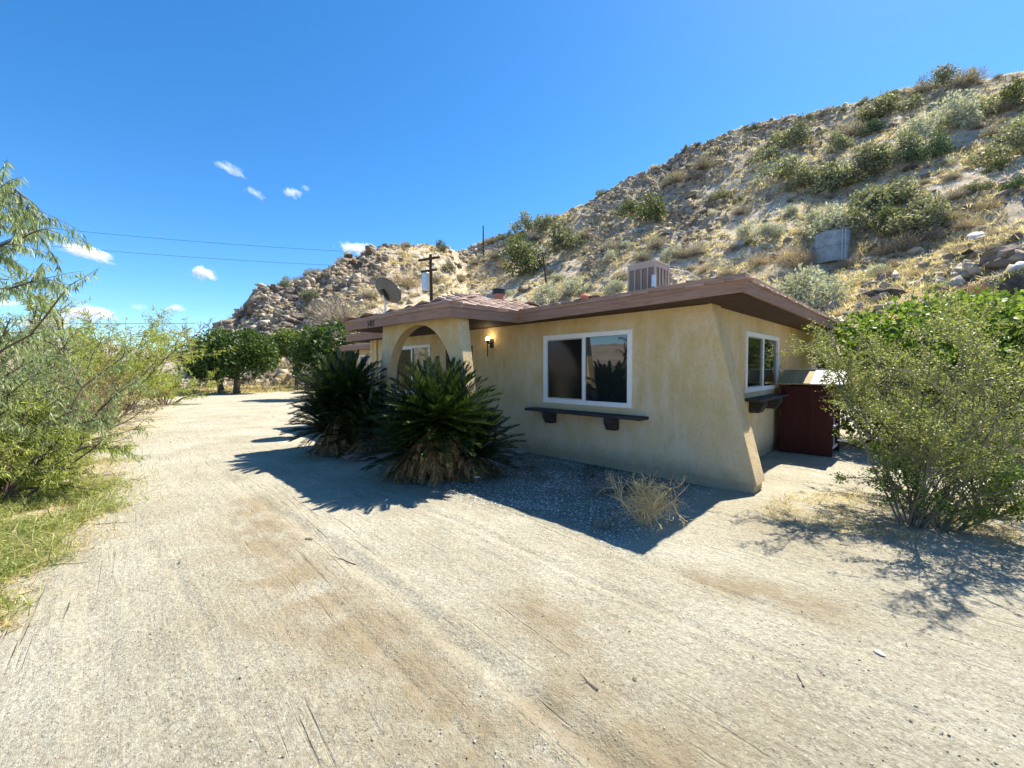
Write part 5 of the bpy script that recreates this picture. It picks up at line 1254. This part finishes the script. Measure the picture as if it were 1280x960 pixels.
pole(-5.6, 83.2, hz(-5.6, 83.2), 5.9, 'thin far pole standing up on the skyline saddle', (), .16)
pole(5.15, 59.2, hz(5.15, 59.2)-.1, 5.9, 'thin leaning pole on the slope behind the roof', ((5.7, .25),), .14, (-.75, 0))
def wire(a, b, sag, label, r=.008):
    a, b = np.array(a, float), np.array(b, float); t = np.linspace(0, 1, 40)[:, None]; P = a+(b-a)*t; P[:, 2] -= 4*sag*(t*(1-t))[:, 0]
    V, F = tube_arr(P, r, 5); tag(mesh_obj('wire', V, F, M_black, None, True), label, 'wire')
wire((-5.3, 24.7, 8.35), (-31.8, 19.8, 9.5), .35, 'upper overhead wire crossing the blue sky on the left')
wire((-5.3, 24.8, 7.55), (-31.8, 19.8, 8.5), .30, 'lower overhead wire crossing the blue sky on the left')
wire((-4.3, 25.1, 8.3), (4.5, 59.2, hz(5.15, 59.2)+5.5), .8, 'wire from the near power pole up to the leaning pole')
wire((4.4, 59.2, hz(5.15, 59.2)+5.6), (-5.6, 83.2, hz(-5.6, 83.2)+5.7), .9, 'wire from the leaning pole to the far skyline pole')
wire((-26, 34, 5.4), (-60, 33, 6.3), .3, 'low far wire left of the bare tree', .02)
# brown post at the end of the drive
pst = thing('gate_post', 'thick brown wooden post at the far end of the drive', 'post', (-15.1, 30.4, 0))
m = MB(); m.box((-.17, -.17, -.2), (.17, .17, 1.55)); m.build('post', M_fascia, pst, bevel=.02)
m = MB(); m.box((-.21, -.21, 1.552), (.21, .21, 1.61)); m.build('cap', M_trim, pst, bevel=.01)

# labels of look-alikes that can be told apart by their order along the slope
ORD = ['first', 'second', 'third', 'fourth', 'fifth', 'sixth', 'seventh', 'eighth', 'ninth', 'tenth', 'eleventh', 'twelfth', 'thirteenth', 'fourteenth', 'fifteenth', 'sixteenth', 'seventeenth', 'eighteenth', 'nineteenth', 'twentieth']
bylab = {}
for o in scn.objects:
    if o.get('category') in ('shrub', 'boulder') and o.get('group'): bylab.setdefault(o['label'], []).append(o)
for lab, obs in bylab.items():
    if 1 < len(obs) <= 20:
        obs.sort(key=lambda o: o.location.x/o.location.y)
        for o, w_ in zip(obs, ORD): o['label'] = (lab+', '+w_+' from left') if len(lab.split()) <= 13 else lab
